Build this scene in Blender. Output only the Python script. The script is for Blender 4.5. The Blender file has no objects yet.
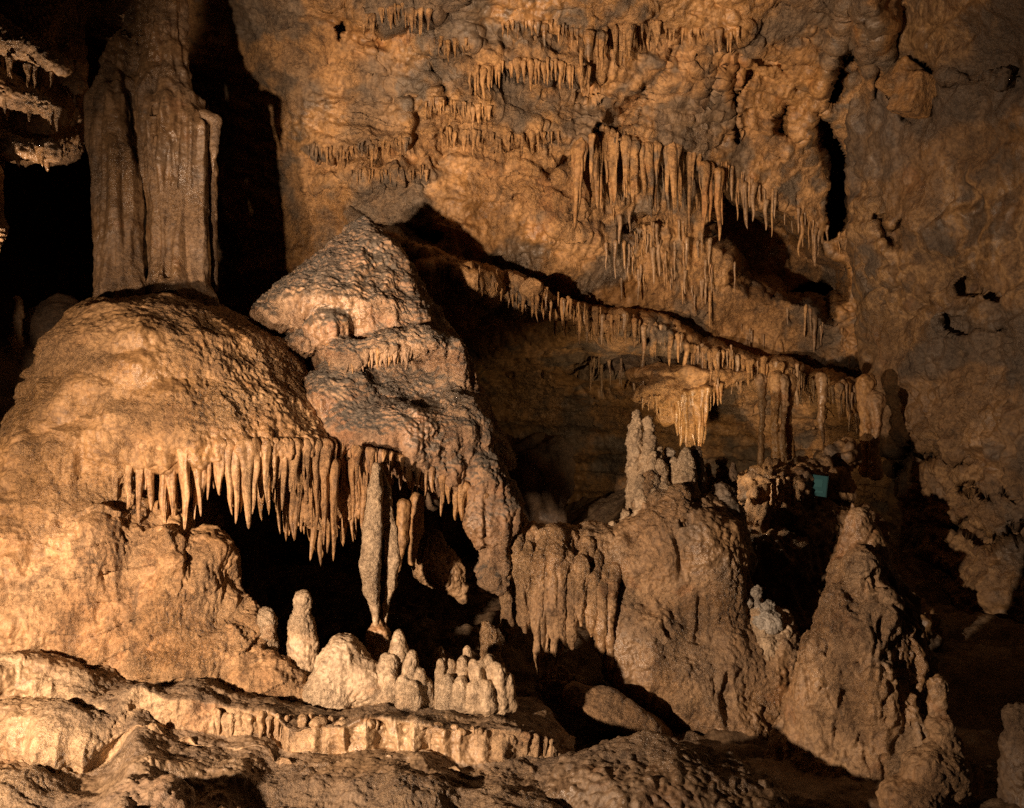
import bpy, math, time
import numpy as np
from mathutils import Vector, Matrix, Euler

T0 = time.time()
sc = bpy.context.scene
COL = sc.collection
CAMZ = 1.6
F = 887.0
CX, CY = 512.0, 404.0
f32 = np.float32
rng = np.random.default_rng(7)


def P(px, py, Y):
    """point seen at picture position (px, py) standing Y metres in front of the camera"""
    px, py, Y = np.asarray(px, float), np.asarray(py, float), np.asarray(Y, float)
    return np.stack(np.broadcast_arrays((px - CX) / F * Y, Y, CAMZ + (CY - py) / F * Y), -1)


# ------------------------------------------------------------------ noise
_perm = np.random.default_rng(11).permutation(256).astype(np.int32)
_perm = np.concatenate([_perm, _perm, _perm])
_g = np.random.default_rng(5).normal(size=(256, 3))
_g = (_g / np.linalg.norm(_g, axis=1, keepdims=True) * 1.5).astype(f32)


def perlin(p):
    p = np.asarray(p, f32)
    out = np.empty(len(p), f32)
    CH = 60000
    for s in range(0, len(p), CH):
        q = p[s:s + CH]
        i = np.floor(q).astype(np.int32)
        fr = q - i
        i &= 255
        w = fr * fr * fr * (fr * (fr * 6 - 15) + 10)
        x0, y0, z0 = i[:, 0], i[:, 1], i[:, 2]
        A = (_perm[x0], _perm[(x0 + 1) & 255])
        acc = 0
        for dx in (0, 1):
            wx = w[:, 0] if dx else 1 - w[:, 0]
            for dy in (0, 1):
                wy = w[:, 1] if dy else 1 - w[:, 1]
                B = _perm[A[dx] + ((y0 + dy) & 255)]
                for dz in (0, 1):
                    wz = w[:, 2] if dz else 1 - w[:, 2]
                    g = _g[_perm[B + ((z0 + dz) & 255)]]
                    acc = acc + wx * wy * wz * (g[:, 0] * (fr[:, 0] - dx) + g[:, 1] * (fr[:, 1] - dy) + g[:, 2] * (fr[:, 2] - dz))
        out[s:s + CH] = acc
    return out


def nz(p, s, off=0.0, st=(1, 1, 1)):
    return perlin(p * (np.array(st, f32) * f32(s)) + f32(off))


def fbm(p, s, o=4, off=0.0, st=(1, 1, 1), gain=0.5):
    a, r = 1.0, 0
    for k in range(o):
        r = r + a * nz(p, s * 2.03 ** k, off + 17.3 * k, st)
        a *= gain
    return r


def ridged(p, s, o=4, off=0.0, st=(1, 1, 1), gain=0.5):
    a, r = 1.0, 0
    for k in range(o):
        r = r + a * (1 - np.abs(nz(p, s * 2.03 ** k, off + 9.1 * k, st)) * 2)
        a *= gain
    return r


def billow(p, s, o=2, off=0.0, st=(1, 1, 1), gain=0.5):
    a, r = 1.0, 0
    for k in range(o):
        r = r + a * (np.abs(nz(p, s * 2.03 ** k, off + 5.7 * k, st)) * 2 - 0.5)
        a *= gain
    return r


def worley(p, s, off=0.0, st=(1, 1, 1)):
    """F1 distance, 0 at a cell's centre to about 1 between cells"""
    p = np.asarray(p, f32) * (np.array(st, f32) * f32(s)) + f32(off)
    out = np.empty(len(p), f32)
    CH = 40000
    for a in range(0, len(p), CH):
        q = p[a:a + CH]
        i = np.floor(q).astype(np.int32)
        fr = q - i
        best = np.full(len(q), 9, f32)
        for dx in (-1, 0, 1):
            for dy in (-1, 0, 1):
                for dz in (-1, 0, 1):
                    h = _perm[_perm[_perm[(i[:, 0] + dx) & 255] + ((i[:, 1] + dy) & 255)] + ((i[:, 2] + dz) & 255)]
                    jx = _perm[h + 1] / 255.0
                    jy = _perm[h + 91] / 255.0
                    jz = _perm[h + 177] / 255.0
                    d = (dx + jx - fr[:, 0]) ** 2 + (dy + jy - fr[:, 1]) ** 2 + (dz + jz - fr[:, 2]) ** 2
                    best = np.minimum(best, d)
        out[a:a + CH] = np.sqrt(best)
    return out


def sstep(a, b, x):
    t = np.clip((x - a) / (b - a), 0, 1)
    return t * t * (3 - 2 * t)


# ------------------------------------------------------------------ mesh helpers
def mesh_from(name, V, Q, attrs=None, smooth=True):
    V = np.ascontiguousarray(V, f32)
    Q = np.ascontiguousarray(Q, np.int32)
    me = bpy.data.meshes.new(name)
    n, k = Q.shape
    me.vertices.add(len(V))
    me.vertices.foreach_set('co', V.ravel())
    me.loops.add(n * k)
    me.loops.foreach_set('vertex_index', Q.ravel())
    me.polygons.add(n)
    me.polygons.foreach_set('loop_start', np.arange(0, n * k, k, dtype=np.int32))
    me.polygons.foreach_set('loop_total', np.full(n, k, np.int32))
    me.polygons.foreach_set('use_smooth', np.full(n, smooth))
    for a, v in (attrs or {}).items():
        at = me.attributes.new(a, 'FLOAT', 'POINT')
        at.data.foreach_set('value', np.ascontiguousarray(v, f32))
    me.update(calc_edges=True)
    return me


def normals(V, Q):
    if Q.shape[1] == 4:
        fn = np.cross(V[Q[:, 2]] - V[Q[:, 0]], V[Q[:, 3]] - V[Q[:, 1]])
    else:
        fn = np.cross(V[Q[:, 1]] - V[Q[:, 0]], V[Q[:, 2]] - V[Q[:, 0]])
    N = np.zeros_like(V)
    for c in range(3):
        for k in range(Q.shape[1]):
            N[:, c] += np.bincount(Q[:, k], fn[:, c], len(V))
    return N / (np.linalg.norm(N, axis=1, keepdims=True) + 1e-12)


def add(name, me, mat, parent=None, loc=None, label=None, cat=None, group=None, kind=None):
    o = bpy.data.objects.new(name, me)
    COL.objects.link(o)
    if mat is not None and me is not None and len(me.materials) == 0:
        me.materials.append(mat)
    if parent is not None:
        o.parent = parent
    if loc is not None:
        o.location = loc
    if label:
        o['label'] = label
    if cat:
        o['category'] = cat
    if group:
        o['group'] = group
    if kind:
        o['kind'] = kind
    return o


# ------------------------------------------------------------------ implicit rock bodies
class Rock:
    """a body grown from smooth unions and hollows, meshed with surface nets"""

    def __init__(self):
        self.ops = []

    def _op(self, sign, fn, lo, hi, k):
        self.ops.append((sign, fn, np.asarray(lo, float), np.asarray(hi, float), k))
        return self

    def ell(self, c, r, k=0.06, rz=0.0, ry=0.0, cut=False):
        c, r = np.asarray(c, f32), np.asarray(r, f32)
        R = np.array((Euler((0, ry, rz))).to_matrix(), f32)
        m = float(r.max())

        def fn(p):
            q = (p - c) @ R
            k0 = np.sqrt(((q / r) ** 2).sum(1)) + 1e-6
            k1 = np.sqrt(((q / (r * r)) ** 2).sum(1)) + 1e-6
            return k0 * (k0 - 1) / k1
        return self._op(-1 if cut else 1, fn, c - m, c + m, k)

    def pell(self, px, py, Y, rx, rz, ry=None, k=0.06, tilt=0.0, turn=0.0, cut=False):
        """ellipsoid: centre in picture terms, rx and rz in pixels, ry (depth) in metres"""
        s = Y / F
        return self.ell(P(px, py, Y), (rx * s, ry if ry else rx * s, rz * s), k, turn, tilt, cut)

    def cap(self, a, b, ra, rb, k=0.04, cut=False):
        a, b = np.asarray(a, f32), np.asarray(b, f32)
        ab = b - a
        L2 = float((ab * ab).sum()) + 1e-9
        m = max(ra, rb)

        def fn(p):
            t = np.clip(((p - a) @ ab) / L2, 0, 1)
            return np.sqrt(((p - a - t[:, None] * ab) ** 2).sum(1)) - (ra + t * (rb - ra))
        return self._op(-1 if cut else 1, fn, np.minimum(a, b) - m, np.maximum(a, b) + m, k)

    def chain(self, pts, k=0.04, cut=False):
        """pts: (px, py, Y, radius in pixels)"""
        for a, b in zip(pts[:-1], pts[1:]):
            self.cap(P(*a[:3]), P(*b[:3]), a[3] * a[2] / F, b[3] * b[2] / F, k, cut)
        return self

    def lathe(self, rows, k=0.06, dr=0.9, cut=False):
        """rows top to bottom: (py, left px, right px, Y[, depth radius m])"""
        z = np.array([CAMZ + (CY - r[0]) / F * r[3] for r in rows])
        cx = np.array([((r[1] + r[2]) / 2 - CX) / F * r[3] for r in rows])
        rx = np.array([(r[2] - r[1]) / 2 / F * r[3] for r in rows])
        cy = np.array([r[3] for r in rows], float)
        ry = np.array([r[4] if len(r) > 4 else a * dr for r, a in zip(rows, rx)])
        o = np.argsort(z)
        z, cx, rx, cy, ry = z[o], cx[o], rx[o], cy[o], ry[o]

        def fn(p):
            pz = p[:, 2]
            zc = np.clip(pz, z[0], z[-1])
            X, R, Yc, D = (np.interp(zc, z, a) for a in (cx, rx, cy, ry))
            q = np.sqrt(((p[:, 0] - X) / R) ** 2 + ((p[:, 1] - Yc) / D) ** 2)
            d = (q - 1) * np.minimum(R, D) * 0.85
            e = np.maximum(pz - z[-1], z[0] - pz)
            return np.where((d > 0) & (e > 0), np.sqrt(np.maximum(d, 0) ** 2 + np.maximum(e, 0) ** 2), np.maximum(d, e)).astype(f32)
        lo = ((cx - rx).min(), (cy - ry).min(), z[0])
        hi = ((cx + rx).max(), (cy + ry).max(), z[-1])
        return self._op(-1 if cut else 1, fn, lo, hi, k)

    def box(self, c, r, rnd=0.05, k=0.05, rz=0.0, ry=0.0, rx=0.0, cut=False):
        c, r = np.asarray(c, f32), np.asarray(r, f32)
        R = np.array((Euler((rx, ry, rz))).to_matrix(), f32)
        m = float(np.linalg.norm(r))

        def fn(p):
            q = np.abs((p - c) @ R) - r + rnd
            return np.sqrt((np.maximum(q, 0) ** 2).sum(1)) + np.minimum(q.max(1), 0) - rnd
        return self._op(-1 if cut else 1, fn, c - m, c + m, k)

    def ev(self, p, mar):
        d = np.full(len(p), 1.0, f32)
        for sign, fn, lo, hi, k in self.ops:
            m = np.all((p > lo - mar - k) & (p < hi + mar + k), axis=1)
            if not m.any():
                continue
            e = fn(p[m]).astype(f32)
            a = d[m]
            if sign > 0:
                h = np.maximum(k - np.abs(a - e), 0) / k
                d[m] = np.minimum(a, e) - h * h * k * 0.25
            else:
                e = -e
                h = np.maximum(k - np.abs(a - e), 0) / k
                d[m] = np.maximum(a, e) + h * h * k * 0.25
        return d

    def mesh(self, h):
        B = 8
        lo = np.min([o[2] for o in self.ops if o[0] > 0], 0) - 4 * h
        hi = np.max([o[3] for o in self.ops if o[0] > 0], 0) + 4 * h
        nb = np.ceil((hi - lo) / (h * B)).astype(int) + 1
        bi = np.stack(np.meshgrid(*[np.arange(n) for n in nb], indexing='ij'), -1).reshape(-1, 3)
        cen = (lo + (bi + 0.5) * h * B).astype(f32)
        thr = h * B * 1.35
        d = self.ev(cen, thr * 1.2)
        bi = bi[np.abs(d) < thr]
        loc = np.stack(np.meshgrid(*[np.arange(B + 1)] * 3, indexing='ij'), -1).reshape(-1, 3)
        G = (bi[:, None, :] * B + loc[None]).reshape(-1, 3)
        pts = (lo + G * h).astype(f32)
        vals = np.concatenate([self.ev(pts[s:s + 400000], 3 * h) for s in range(0, len(pts), 400000)])
        vals = vals.reshape(-1, B + 1, B + 1, B + 1)
        NC = nb * B + 2

        def key(c):
            return (c[:, 0] * NC[1] + c[:, 1]) * NC[2] + c[:, 2]
        s = vals < 0
        cnt = np.zeros((len(bi), B, B, B), np.int8)
        for a in (0, 1):
            for b in (0, 1):
                for c in (0, 1):
                    cnt += s[:, a:a + B, b:b + B, c:c + B]
        act = np.argwhere((cnt > 0) & (cnt < 8))
        bI, ci = act[:, 0], act[:, 1:]
        acc = np.zeros((len(act), 3), f32)
        num = np.zeros(len(act), f32)
        corners = [(a, b, c) for a in (0, 1) for b in (0, 1) for c in (0, 1)]
        cv = {k: vals[bI, ci[:, 0] + k[0], ci[:, 1] + k[1], ci[:, 2] + k[2]] for k in corners}
        for k in corners:
            for ax in range(3):
                if k[ax] == 0:
                    k2 = list(k)
                    k2[ax] = 1
                    k2 = tuple(k2)
                    a, b = cv[k], cv[k2]
                    m = (a < 0) != (b < 0)
                    t = np.where(m, a / np.where(m, a - b, 1), 0)
                    pos = np.tile(np.array(k, f32), (len(act), 1))
                    pos[:, ax] += t
                    acc += pos * m[:, None]
                    num += m
        cell = bi[bI] * B + ci
        V = (lo + (cell + acc / num[:, None]) * h)
        kk = key(cell)
        order = np.argsort(kk)
        ks = kk[order]
        quads = []
        for ax in range(3):
            sl0 = [slice(None)] + [slice(0, B)] * 3
            sl1 = list(sl0)
            sl1[ax + 1] = slice(1, B + 1)
            e = np.argwhere(s[tuple(sl0)] != s[tuple(sl1)])
            gp = bi[e[:, 0]] * B + e[:, 1:]
            inside = s[e[:, 0], e[:, 1], e[:, 2], e[:, 3]]
            u, v = (ax + 1) % 3, (ax + 2) % 3
            ids, ok = [], np.ones(len(e), bool)
            for du, dv in ((0, 0), (1, 0), (1, 1), (0, 1)):
                c = gp.copy()
                c[:, u] -= du
                c[:, v] -= dv
                q = key(c)
                j = np.clip(np.searchsorted(ks, q), 0, len(ks) - 1)
                ok &= ks[j] == q
                ids.append(order[j])
            ids = np.stack(ids, 1)
            ids = np.where(inside[:, None], ids, ids[:, ::-1])
            quads.append(ids[ok])
        Q = np.concatenate(quads)
        # ax-edges run along +axis; make every face look outwards
        N = normals(V, Q)
        probe = self.ev((V + N * h).astype(f32)[::97], 4 * h) - self.ev((V - N * h).astype(f32)[::97], 4 * h)
        if np.mean(probe) < 0:
            Q = Q[:, ::-1]
        return V.astype(f32), Q


def relax(V, Q, n=1):
    for _ in range(n):
        S = np.zeros_like(V)
        C = np.zeros(len(V), f32)
        for a in range(4):
            b = (a + 1) % 4
            for c in range(3):
                S[:, c] += np.bincount(Q[:, a], V[Q[:, b], c], len(V)) + np.bincount(Q[:, b], V[Q[:, a], c], len(V))
            C += np.bincount(Q[:, a], minlength=len(V)) + np.bincount(Q[:, b], minlength=len(V))
        V = V * 0.4 + 0.6 * S / np.maximum(C, 1)[:, None]
    return V.astype(f32)


def grow(name, rock, h, mat, disp=None, tint=None, smooth=1, **kw):
    V, Q = rock.mesh(h)
    V = relax(V, Q, smooth)
    if disp is not None:
        N = normals(V, Q)
        d = disp(V, N)
        V = V + N * d[:, None].astype(f32)
    at = {}
    if tint is not None:
        at['tint'] = tint(V, normals(V, Q))
    me = mesh_from(name, V, Q, at)
    o = add(name, me, mat, **kw)
    print('%s %d verts  %.1fs' % (name, len(V), time.time() - T0))
    return o


def place_base(o):
    """move a top-level mesh's origin to its base"""
    me = o.data
    n = len(me.vertices)
    co = np.empty(n * 3, f32)
    me.vertices.foreach_get('co', co)
    co = co.reshape(-1, 3)
    b = np.array([co[:, 0].mean(), co[:, 1].mean(), co[:, 2].min()], f32)
    me.vertices.foreach_set('co', (co - b).ravel())
    me.update()
    o.location = b
    return o


# ------------------------------------------------------------------ materials
def rock_mat(name, a, b, c, vein=None, vein_amt=0.0, tintcol=None, rough=0.55, scale=1.0, bump=0.6, streak=0.5, spec=0.7, grain=1.0):
    m = bpy.data.materials.new(name)
    m.use_nodes = True
    nt = m.node_tree
    N, L = nt.nodes, nt.links
    N.clear()

    def nd(t, **kw):
        n = N.new(t)
        for k, v in kw.items():
            if k.startswith('i_'):
                n.inputs[k[2:].replace('_', ' ')].default_value = v
            else:
                setattr(n, k, v)
        return n

    def mix(fac, A, B_, bt='MIX'):
        n = N.new('ShaderNodeMix')
        n.data_type = 'RGBA'
        n.blend_type = bt
        for sock, val in ((n.inputs[0], fac), (n.inputs[6], A), (n.inputs[7], B_)):
            if hasattr(val, 'links'):
                L.new(val, sock)
            else:
                sock.default_value = val if not isinstance(val, tuple) else (*val, 1)
        return n.outputs[2]

    def ramp(src, p0, p1, v0=0.0, v1=1.0):
        n = N.new('ShaderNodeMapRange')
        n.interpolation_type = 'SMOOTHSTEP'
        L.new(src, n.inputs[0])
        n.inputs[1].default_value, n.inputs[2].default_value = p0, p1
        n.inputs[3].default_value, n.inputs[4].default_value = v0, v1
        return n.outputs[0]
    geo = nd('ShaderNodeNewGeometry')
    pos = geo.outputs['Position']

    def noise(s, det=5, rough_=0.6, dist=0.0, st=None, ofs=0.0):
        v = pos
        if st or ofs:
            mp = nd('ShaderNodeMapping')
            mp.inputs['Scale'].default_value = st or (1, 1, 1)
            mp.inputs['Location'].default_value = (ofs, ofs, ofs)
            L.new(pos, mp.inputs['Vector'])
            v = mp.outputs[0]
        n = nd('ShaderNodeTexNoise')
        n.inputs['Scale'].default_value = s
        n.inputs['Detail'].default_value = det
        n.inputs['Roughness'].default_value = rough_
        n.inputs['Distortion'].default_value = dist
        L.new(v, n.inputs['Vector'])
        return n.outputs[0]
    big = noise(1.3 * scale, 6, 0.6, 0.4)
    med = noise(4.5 * scale, 6, 0.65, 0.3, ofs=3.1)
    stre = noise(6.0 * scale, 5, 0.6, 0.0, st=(1, 1, 0.14))
    fine = noise(34 * scale, 4, 0.65)
    col = mix(ramp(big, 0.38, 0.62), a, b)
    col = mix(ramp(med, 0.52, 0.68, 0, 0.8), col, c)
    col = mix(ramp(stre, 0.5, 0.72, 0, streak), col, tuple(x * 1.3 for x in a))
    col = mix(ramp(stre, 0.45, 0.3, 0, streak), col, tuple(x * 0.55 for x in c))
    blot = noise(2.3 * scale, 7, 0.7, 0.6, ofs=7.7)
    col = mix(ramp(blot, 0.56, 0.66, 0, 0.55), col, (b[0] * 1.0, b[1] * .78, b[2] * .6))       # rust
    col = mix(ramp(blot, 0.42, 0.34, 0, 0.6), col, (c[0] * .75, c[1] * .8, c[2] * .9))          # grey brown
    seam = noise(3.0 * scale, 8, 0.75, 1.2, ofs=15.0)
    col = mix(ramp(seam, 0.40, 0.33, 0, 0.7), col, tuple(x * 0.45 for x in c))                 # dirt
    if vein:
        warp = nd('ShaderNodeTexNoise')
        warp.inputs['Scale'].default_value = 2.2
        warp.inputs['Detail'].default_value = 4
        L.new(pos, warp.inputs['Vector'])
        vm = nd('ShaderNodeVectorMath', operation='MULTIPLY_ADD')
        L.new(warp.outputs['Color'], vm.inputs[0])
        vm.inputs[1].default_value = (0.9, 0.9, 0.9)
        L.new(pos, vm.inputs[2])
        vo = nd('ShaderNodeTexVoronoi', feature='DISTANCE_TO_EDGE')
        vo.inputs['Scale'].default_value = 2.4
        L.new(vm.outputs[0], vo.inputs['Vector'])
        e = ramp(vo.outputs['Distance'], 0.14, 0.0, 0, 1)
        mm = nd('ShaderNodeMath', operation='MULTIPLY')
        L.new(e, mm.inputs[0])
        L.new(ramp(noise(0.7, 3, 0.5, ofs=9.0), 0.42, 0.6, 0, vein_amt), mm.inputs[1])
        # grey limestone shows between the veins
        mm2 = nd('ShaderNodeMath', operation='MULTIPLY')
        L.new(ramp(vo.outputs['Distance'], 0.05, 0.28), mm2.inputs[0])
        L.new(ramp(noise(0.8, 4, 0.6, ofs=4.0), 0.47, 0.62, 0, 0.9), mm2.inputs[1])
        col = mix(mm2.outputs[0], col, tintcol if tintcol else c)
        col = mix(mm.outputs[0], col, vein)
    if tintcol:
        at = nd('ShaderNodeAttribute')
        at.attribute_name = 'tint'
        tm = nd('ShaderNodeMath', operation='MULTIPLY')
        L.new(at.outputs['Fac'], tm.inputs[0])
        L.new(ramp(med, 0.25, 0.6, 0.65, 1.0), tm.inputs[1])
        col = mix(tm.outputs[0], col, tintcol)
    col = mix(ramp(fine, 0.4, 0.62, 0, 0.75), col, mix(1.0, col, (0.5, 0.47, 0.44), 'MULTIPLY'))
    speck = noise(9 * scale, 7, .75, .4, ofs=41.)
    col = mix(ramp(speck, .5, .36, 0, .7), col, mix(1.0, col, (0.42, 0.38, 0.36), 'MULTIPLY'))
    col = mix(ramp(speck, .56, .68, 0, .45), col, mix(1.0, col, (1.5, 1.45, 1.35), 'MULTIPLY'))
    bs = nd('ShaderNodeBsdfPrincipled')
    L.new(col, bs.inputs['Base Color'])
    L.new(ramp(noise(1.7 * scale, 5, .65, ofs=21.), 0.4, 0.6, rough - 0.2, rough + 0.16), bs.inputs['Roughness'])
    bs.inputs['Specular IOR Level'].default_value = spec
    g1 = noise(22 * scale * grain, 6, 0.7)
    g2 = noise(75 * grain, 3, 0.6)
    zone = ramp(noise(1.5 * scale, 4, .6, .5, ofs=31.), .38, .62, .3 * bump, 1.15 * bump)
    b1 = nd('ShaderNodeBump')
    L.new(zone, b1.inputs['Strength'])
    b1.inputs['Distance'].default_value = 0.07 / grain
    L.new(g1, b1.inputs['Height'])
    b2 = nd('ShaderNodeBump')
    L.new(zone, b2.inputs['Strength'])
    b2.inputs['Distance'].default_value = 0.012
    L.new(g2, b2.inputs['Height'])
    L.new(b1.outputs[0], b2.inputs['Normal'])
    L.new(b2.outputs[0], bs.inputs['Normal'])
    out = nd('ShaderNodeOutputMaterial')
    L.new(bs.outputs[0], out.inputs[0])
    return m


M_FLOW = rock_mat('flowstone_cream', (0.56, 0.36, 0.19), (0.44, 0.25, 0.115), (0.33, 0.205, 0.11), tintcol=(0.31, 0.175, 0.07), rough=0.52, bump=0.9, spec=.6)
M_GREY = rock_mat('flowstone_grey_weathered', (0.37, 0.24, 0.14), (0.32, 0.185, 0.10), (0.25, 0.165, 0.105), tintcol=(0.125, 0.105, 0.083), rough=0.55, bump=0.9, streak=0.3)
M_PALE = rock_mat('calcite_pale', (0.60, 0.46, 0.31), (0.52, 0.38, 0.24), (0.42, 0.30, 0.19), tintcol=(0.50, 0.46, 0.40), rough=0.5, bump=0.85)
M_ORANGE = rock_mat('calcite_orange', (0.45, 0.265, 0.115), (0.37, 0.205, 0.085), (0.29, 0.165, 0.08), rough=0.45, bump=0.7)
M_BROWN = rock_mat('flowstone_brown', (0.44, 0.285, 0.155), (0.35, 0.21, 0.105), (0.25, 0.16, 0.09), tintcol=(0.20, 0.16, 0.12), rough=0.45, bump=0.95)
M_COL = rock_mat('flowstone_column', (0.27, 0.165, 0.085), (0.21, 0.125, 0.062), (0.14, 0.088, 0.05), tintcol=(0.13, 0.10, 0.075), rough=0.42, bump=0.6)
M_CEIL = rock_mat('cave_limestone_ochre', (0.52, 0.29, 0.11), (0.38, 0.20, 0.07), (0.25, 0.145, 0.066), vein=(0.56, 0.33, 0.15), vein_amt=0.8, tintcol=(0.17, 0.13, 0.09), rough=0.6, bump=0.8, streak=0.5, scale=0.8, grain=0.7)
M_WALL = rock_mat('cave_limestone_brown', (0.27, 0.16, 0.075), (0.20, 0.118, 0.054), (0.155, 0.098, 0.052), vein=(0.42, 0.26, 0.12), vein_amt=0.75, tintcol=(0.125, 0.095, 0.07), rough=0.6, bump=0.6, streak=0.15, scale=0.8, grain=0.7)
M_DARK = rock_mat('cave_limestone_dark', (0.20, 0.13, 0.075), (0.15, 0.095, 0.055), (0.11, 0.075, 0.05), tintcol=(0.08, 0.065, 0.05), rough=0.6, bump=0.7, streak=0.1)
M_MUD = rock_mat('cave_floor_mud', (0.24, 0.165, 0.10), (0.19, 0.13, 0.08), (0.15, 0.10, 0.065), tintcol=(0.1, 0.08, 0.06), rough=0.45, bump=0.8, streak=0.0)
M_TERR = rock_mat('rimstone_tan', (0.56, 0.40, 0.24), (0.44, 0.29, 0.16), (0.34, 0.22, 0.125), tintcol=(0.17, 0.115, 0.07), rough=0.5, bump=0.7, streak=0.25)
M_STAL = rock_mat('stalactite_ochre', (0.50, 0.30, 0.13), (0.42, 0.235, 0.09), (0.34, 0.20, 0.10), rough=0.5, bump=0.35)
M_STALB = rock_mat('stalactite_brown', (0.40, 0.26, 0.14), (0.33, 0.20, 0.10), (0.27, 0.17, 0.09), rough=0.5, bump=0.35)


# ------------------------------------------------------------------ sheets (walls, ceiling, terraces)
def resample(A, n, axis, knots=None):
    """Catmull-Rom through the control values along an axis"""
    A = np.moveaxis(np.asarray(A, float), axis, 0)
    m = len(A)
    if np.isscalar(n) or isinstance(n, int):
        t = np.linspace(0, m - 1, n)
    else:
        t = np.interp(n, knots, np.arange(m))
    i = np.clip(np.floor(t).astype(int), 0, m - 2)
    f = (t - i).reshape((-1,) + (1,) * (A.ndim - 1))
    p1, p2 = A[i], A[i + 1]
    p0 = np.where((i > 0).reshape(f.shape), A[np.maximum(i - 1, 0)], 2 * p1 - p2)
    p3 = np.where((i < m - 2).reshape(f.shape), A[np.minimum(i + 2, m - 1)], 2 * p2 - p1)
    r = 0.5 * (2 * p1 + (p2 - p0) * f + (2 * p0 - 5 * p1 + 4 * p2 - p3) * f ** 2 + (3 * p1 - p0 - 3 * p2 + p3) * f ** 3)
    return np.moveaxis(r, 0, axis)


def grid_quads(nv, nu):
    i = np.arange(nv * nu).reshape(nv, nu)
    return np.stack([i[:-1, :-1], i[1:, :-1], i[1:, 1:], i[:-1, 1:]], -1).reshape(-1, 4)


def seg_dist(px, py, a, b):
    ax, ay = a
    bx, by = b
    dx, dy = bx - ax, by - ay
    t = np.clip(((px - ax) * dx + (py - ay) * dy) / (dx * dx + dy * dy + 1e-9), 0, 1)
    return np.hypot(px - ax - t * dx, py - ay - t * dy), t


def poly_dist(px, py, pts):
    """distance to a polyline and the interpolated width"""
    best = np.full(px.shape, 1e9)
    wid = np.zeros(px.shape)
    for a, b in zip(pts[:-1], pts[1:]):
        d, t = seg_dist(px, py, a[:2], b[:2])
        w = a[2] + (b[2] - a[2]) * t
        m = d < best
        best = np.where(m, d, best)
        wid = np.where(m, w, wid)
    return best, wid


def yline(pts, px):
    return np.interp(px, [p[0] for p in pts], [p[1] for p in pts])


# rows of small stalactites along the ceiling: polyline, how far the lip stands out, count, length px, radius px
ROWS = [
    ([(362, 24), (385, 10), (432, 14)], 0.30, 15, (16, 30), 2.6),
    ([(432, 42), (472, 46)], 0.18, 8, (10, 20), 2.2),
    ([(468, 74), (520, 62), (560, 66), (592, 72)], 0.30, 22, (16, 34), 2.6),
    ([(500, 28), (545, 26), (580, 34)], 0.2, 12, (12, 24), 2.2),
    ([(580, 42), (605, 32), (640, 30)], 0.35, 12, (24, 52), 3.2),
    ([(640, 24), (690, 36), (740, 34)], 0.25, 14, (14, 28), 2.4),
    ([(425, 104), (490, 112)], 0.22, 14, (12, 24), 2.2),
    ([(440, 132), (500, 140), (560, 134)], 0.28, 20, (12, 24), 2.2),
    ([(308, 150), (350, 152), (410, 140)], 0.30, 20, (12, 24), 2.2),
    ([(350, 178), (430, 172)], 0.2, 14, (8, 18), 1.9),
]
DRAPE = [(575, 150), (600, 132), (640, 148), (680, 150), (720, 176)]
LEDGE = [(330, 205), (380, 236), (430, 258), (500, 278), (560, 300), (640, 318), (700, 343), (780, 363), (870, 392), (960, 420)]

px_k = np.array([-160, 0, 120, 250, 400, 550, 700, 850, 960.])
py_k = np.array([-300, -120, 0, 100, 200, 300, 400, 520, 660.])
YC = np.array([
    [5.5, 5.8, 6.0, 6.0, 6.0, 6.0, 6.0, 6.0, 6.0],
    [8.6, 8.2, 7.8, 7.4, 7.4, 7.5, 7.6, 7.7, 7.6],
    [13., 11.6, 9.8, 8.8, 8.6, 8.7, 8.9, 9.2, 9.0],
    [14., 13.2, 11.5, 9.4, 9.2, 9.5, 10.0, 10.4, 10.],
    [15., 14.5, 13., 10.1, 9.5, 10.0, 10.8, 11.3, 10.8],
    [15., 14.5, 13.5, 11.2, 9.6, 10.4, 11.4, 11.6, 11.2],
    [15., 14.5, 14., 13., 12.3, 11.8, 11.6, 11.4, 11.2],
    [15., 14.5, 14., 13., 12.9, 12.6, 12.0, 11.2, 11.0],
    [15., 14.5, 14., 13., 12.8, 12.3, 11.6, 10.8, 10.5],
])


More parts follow.
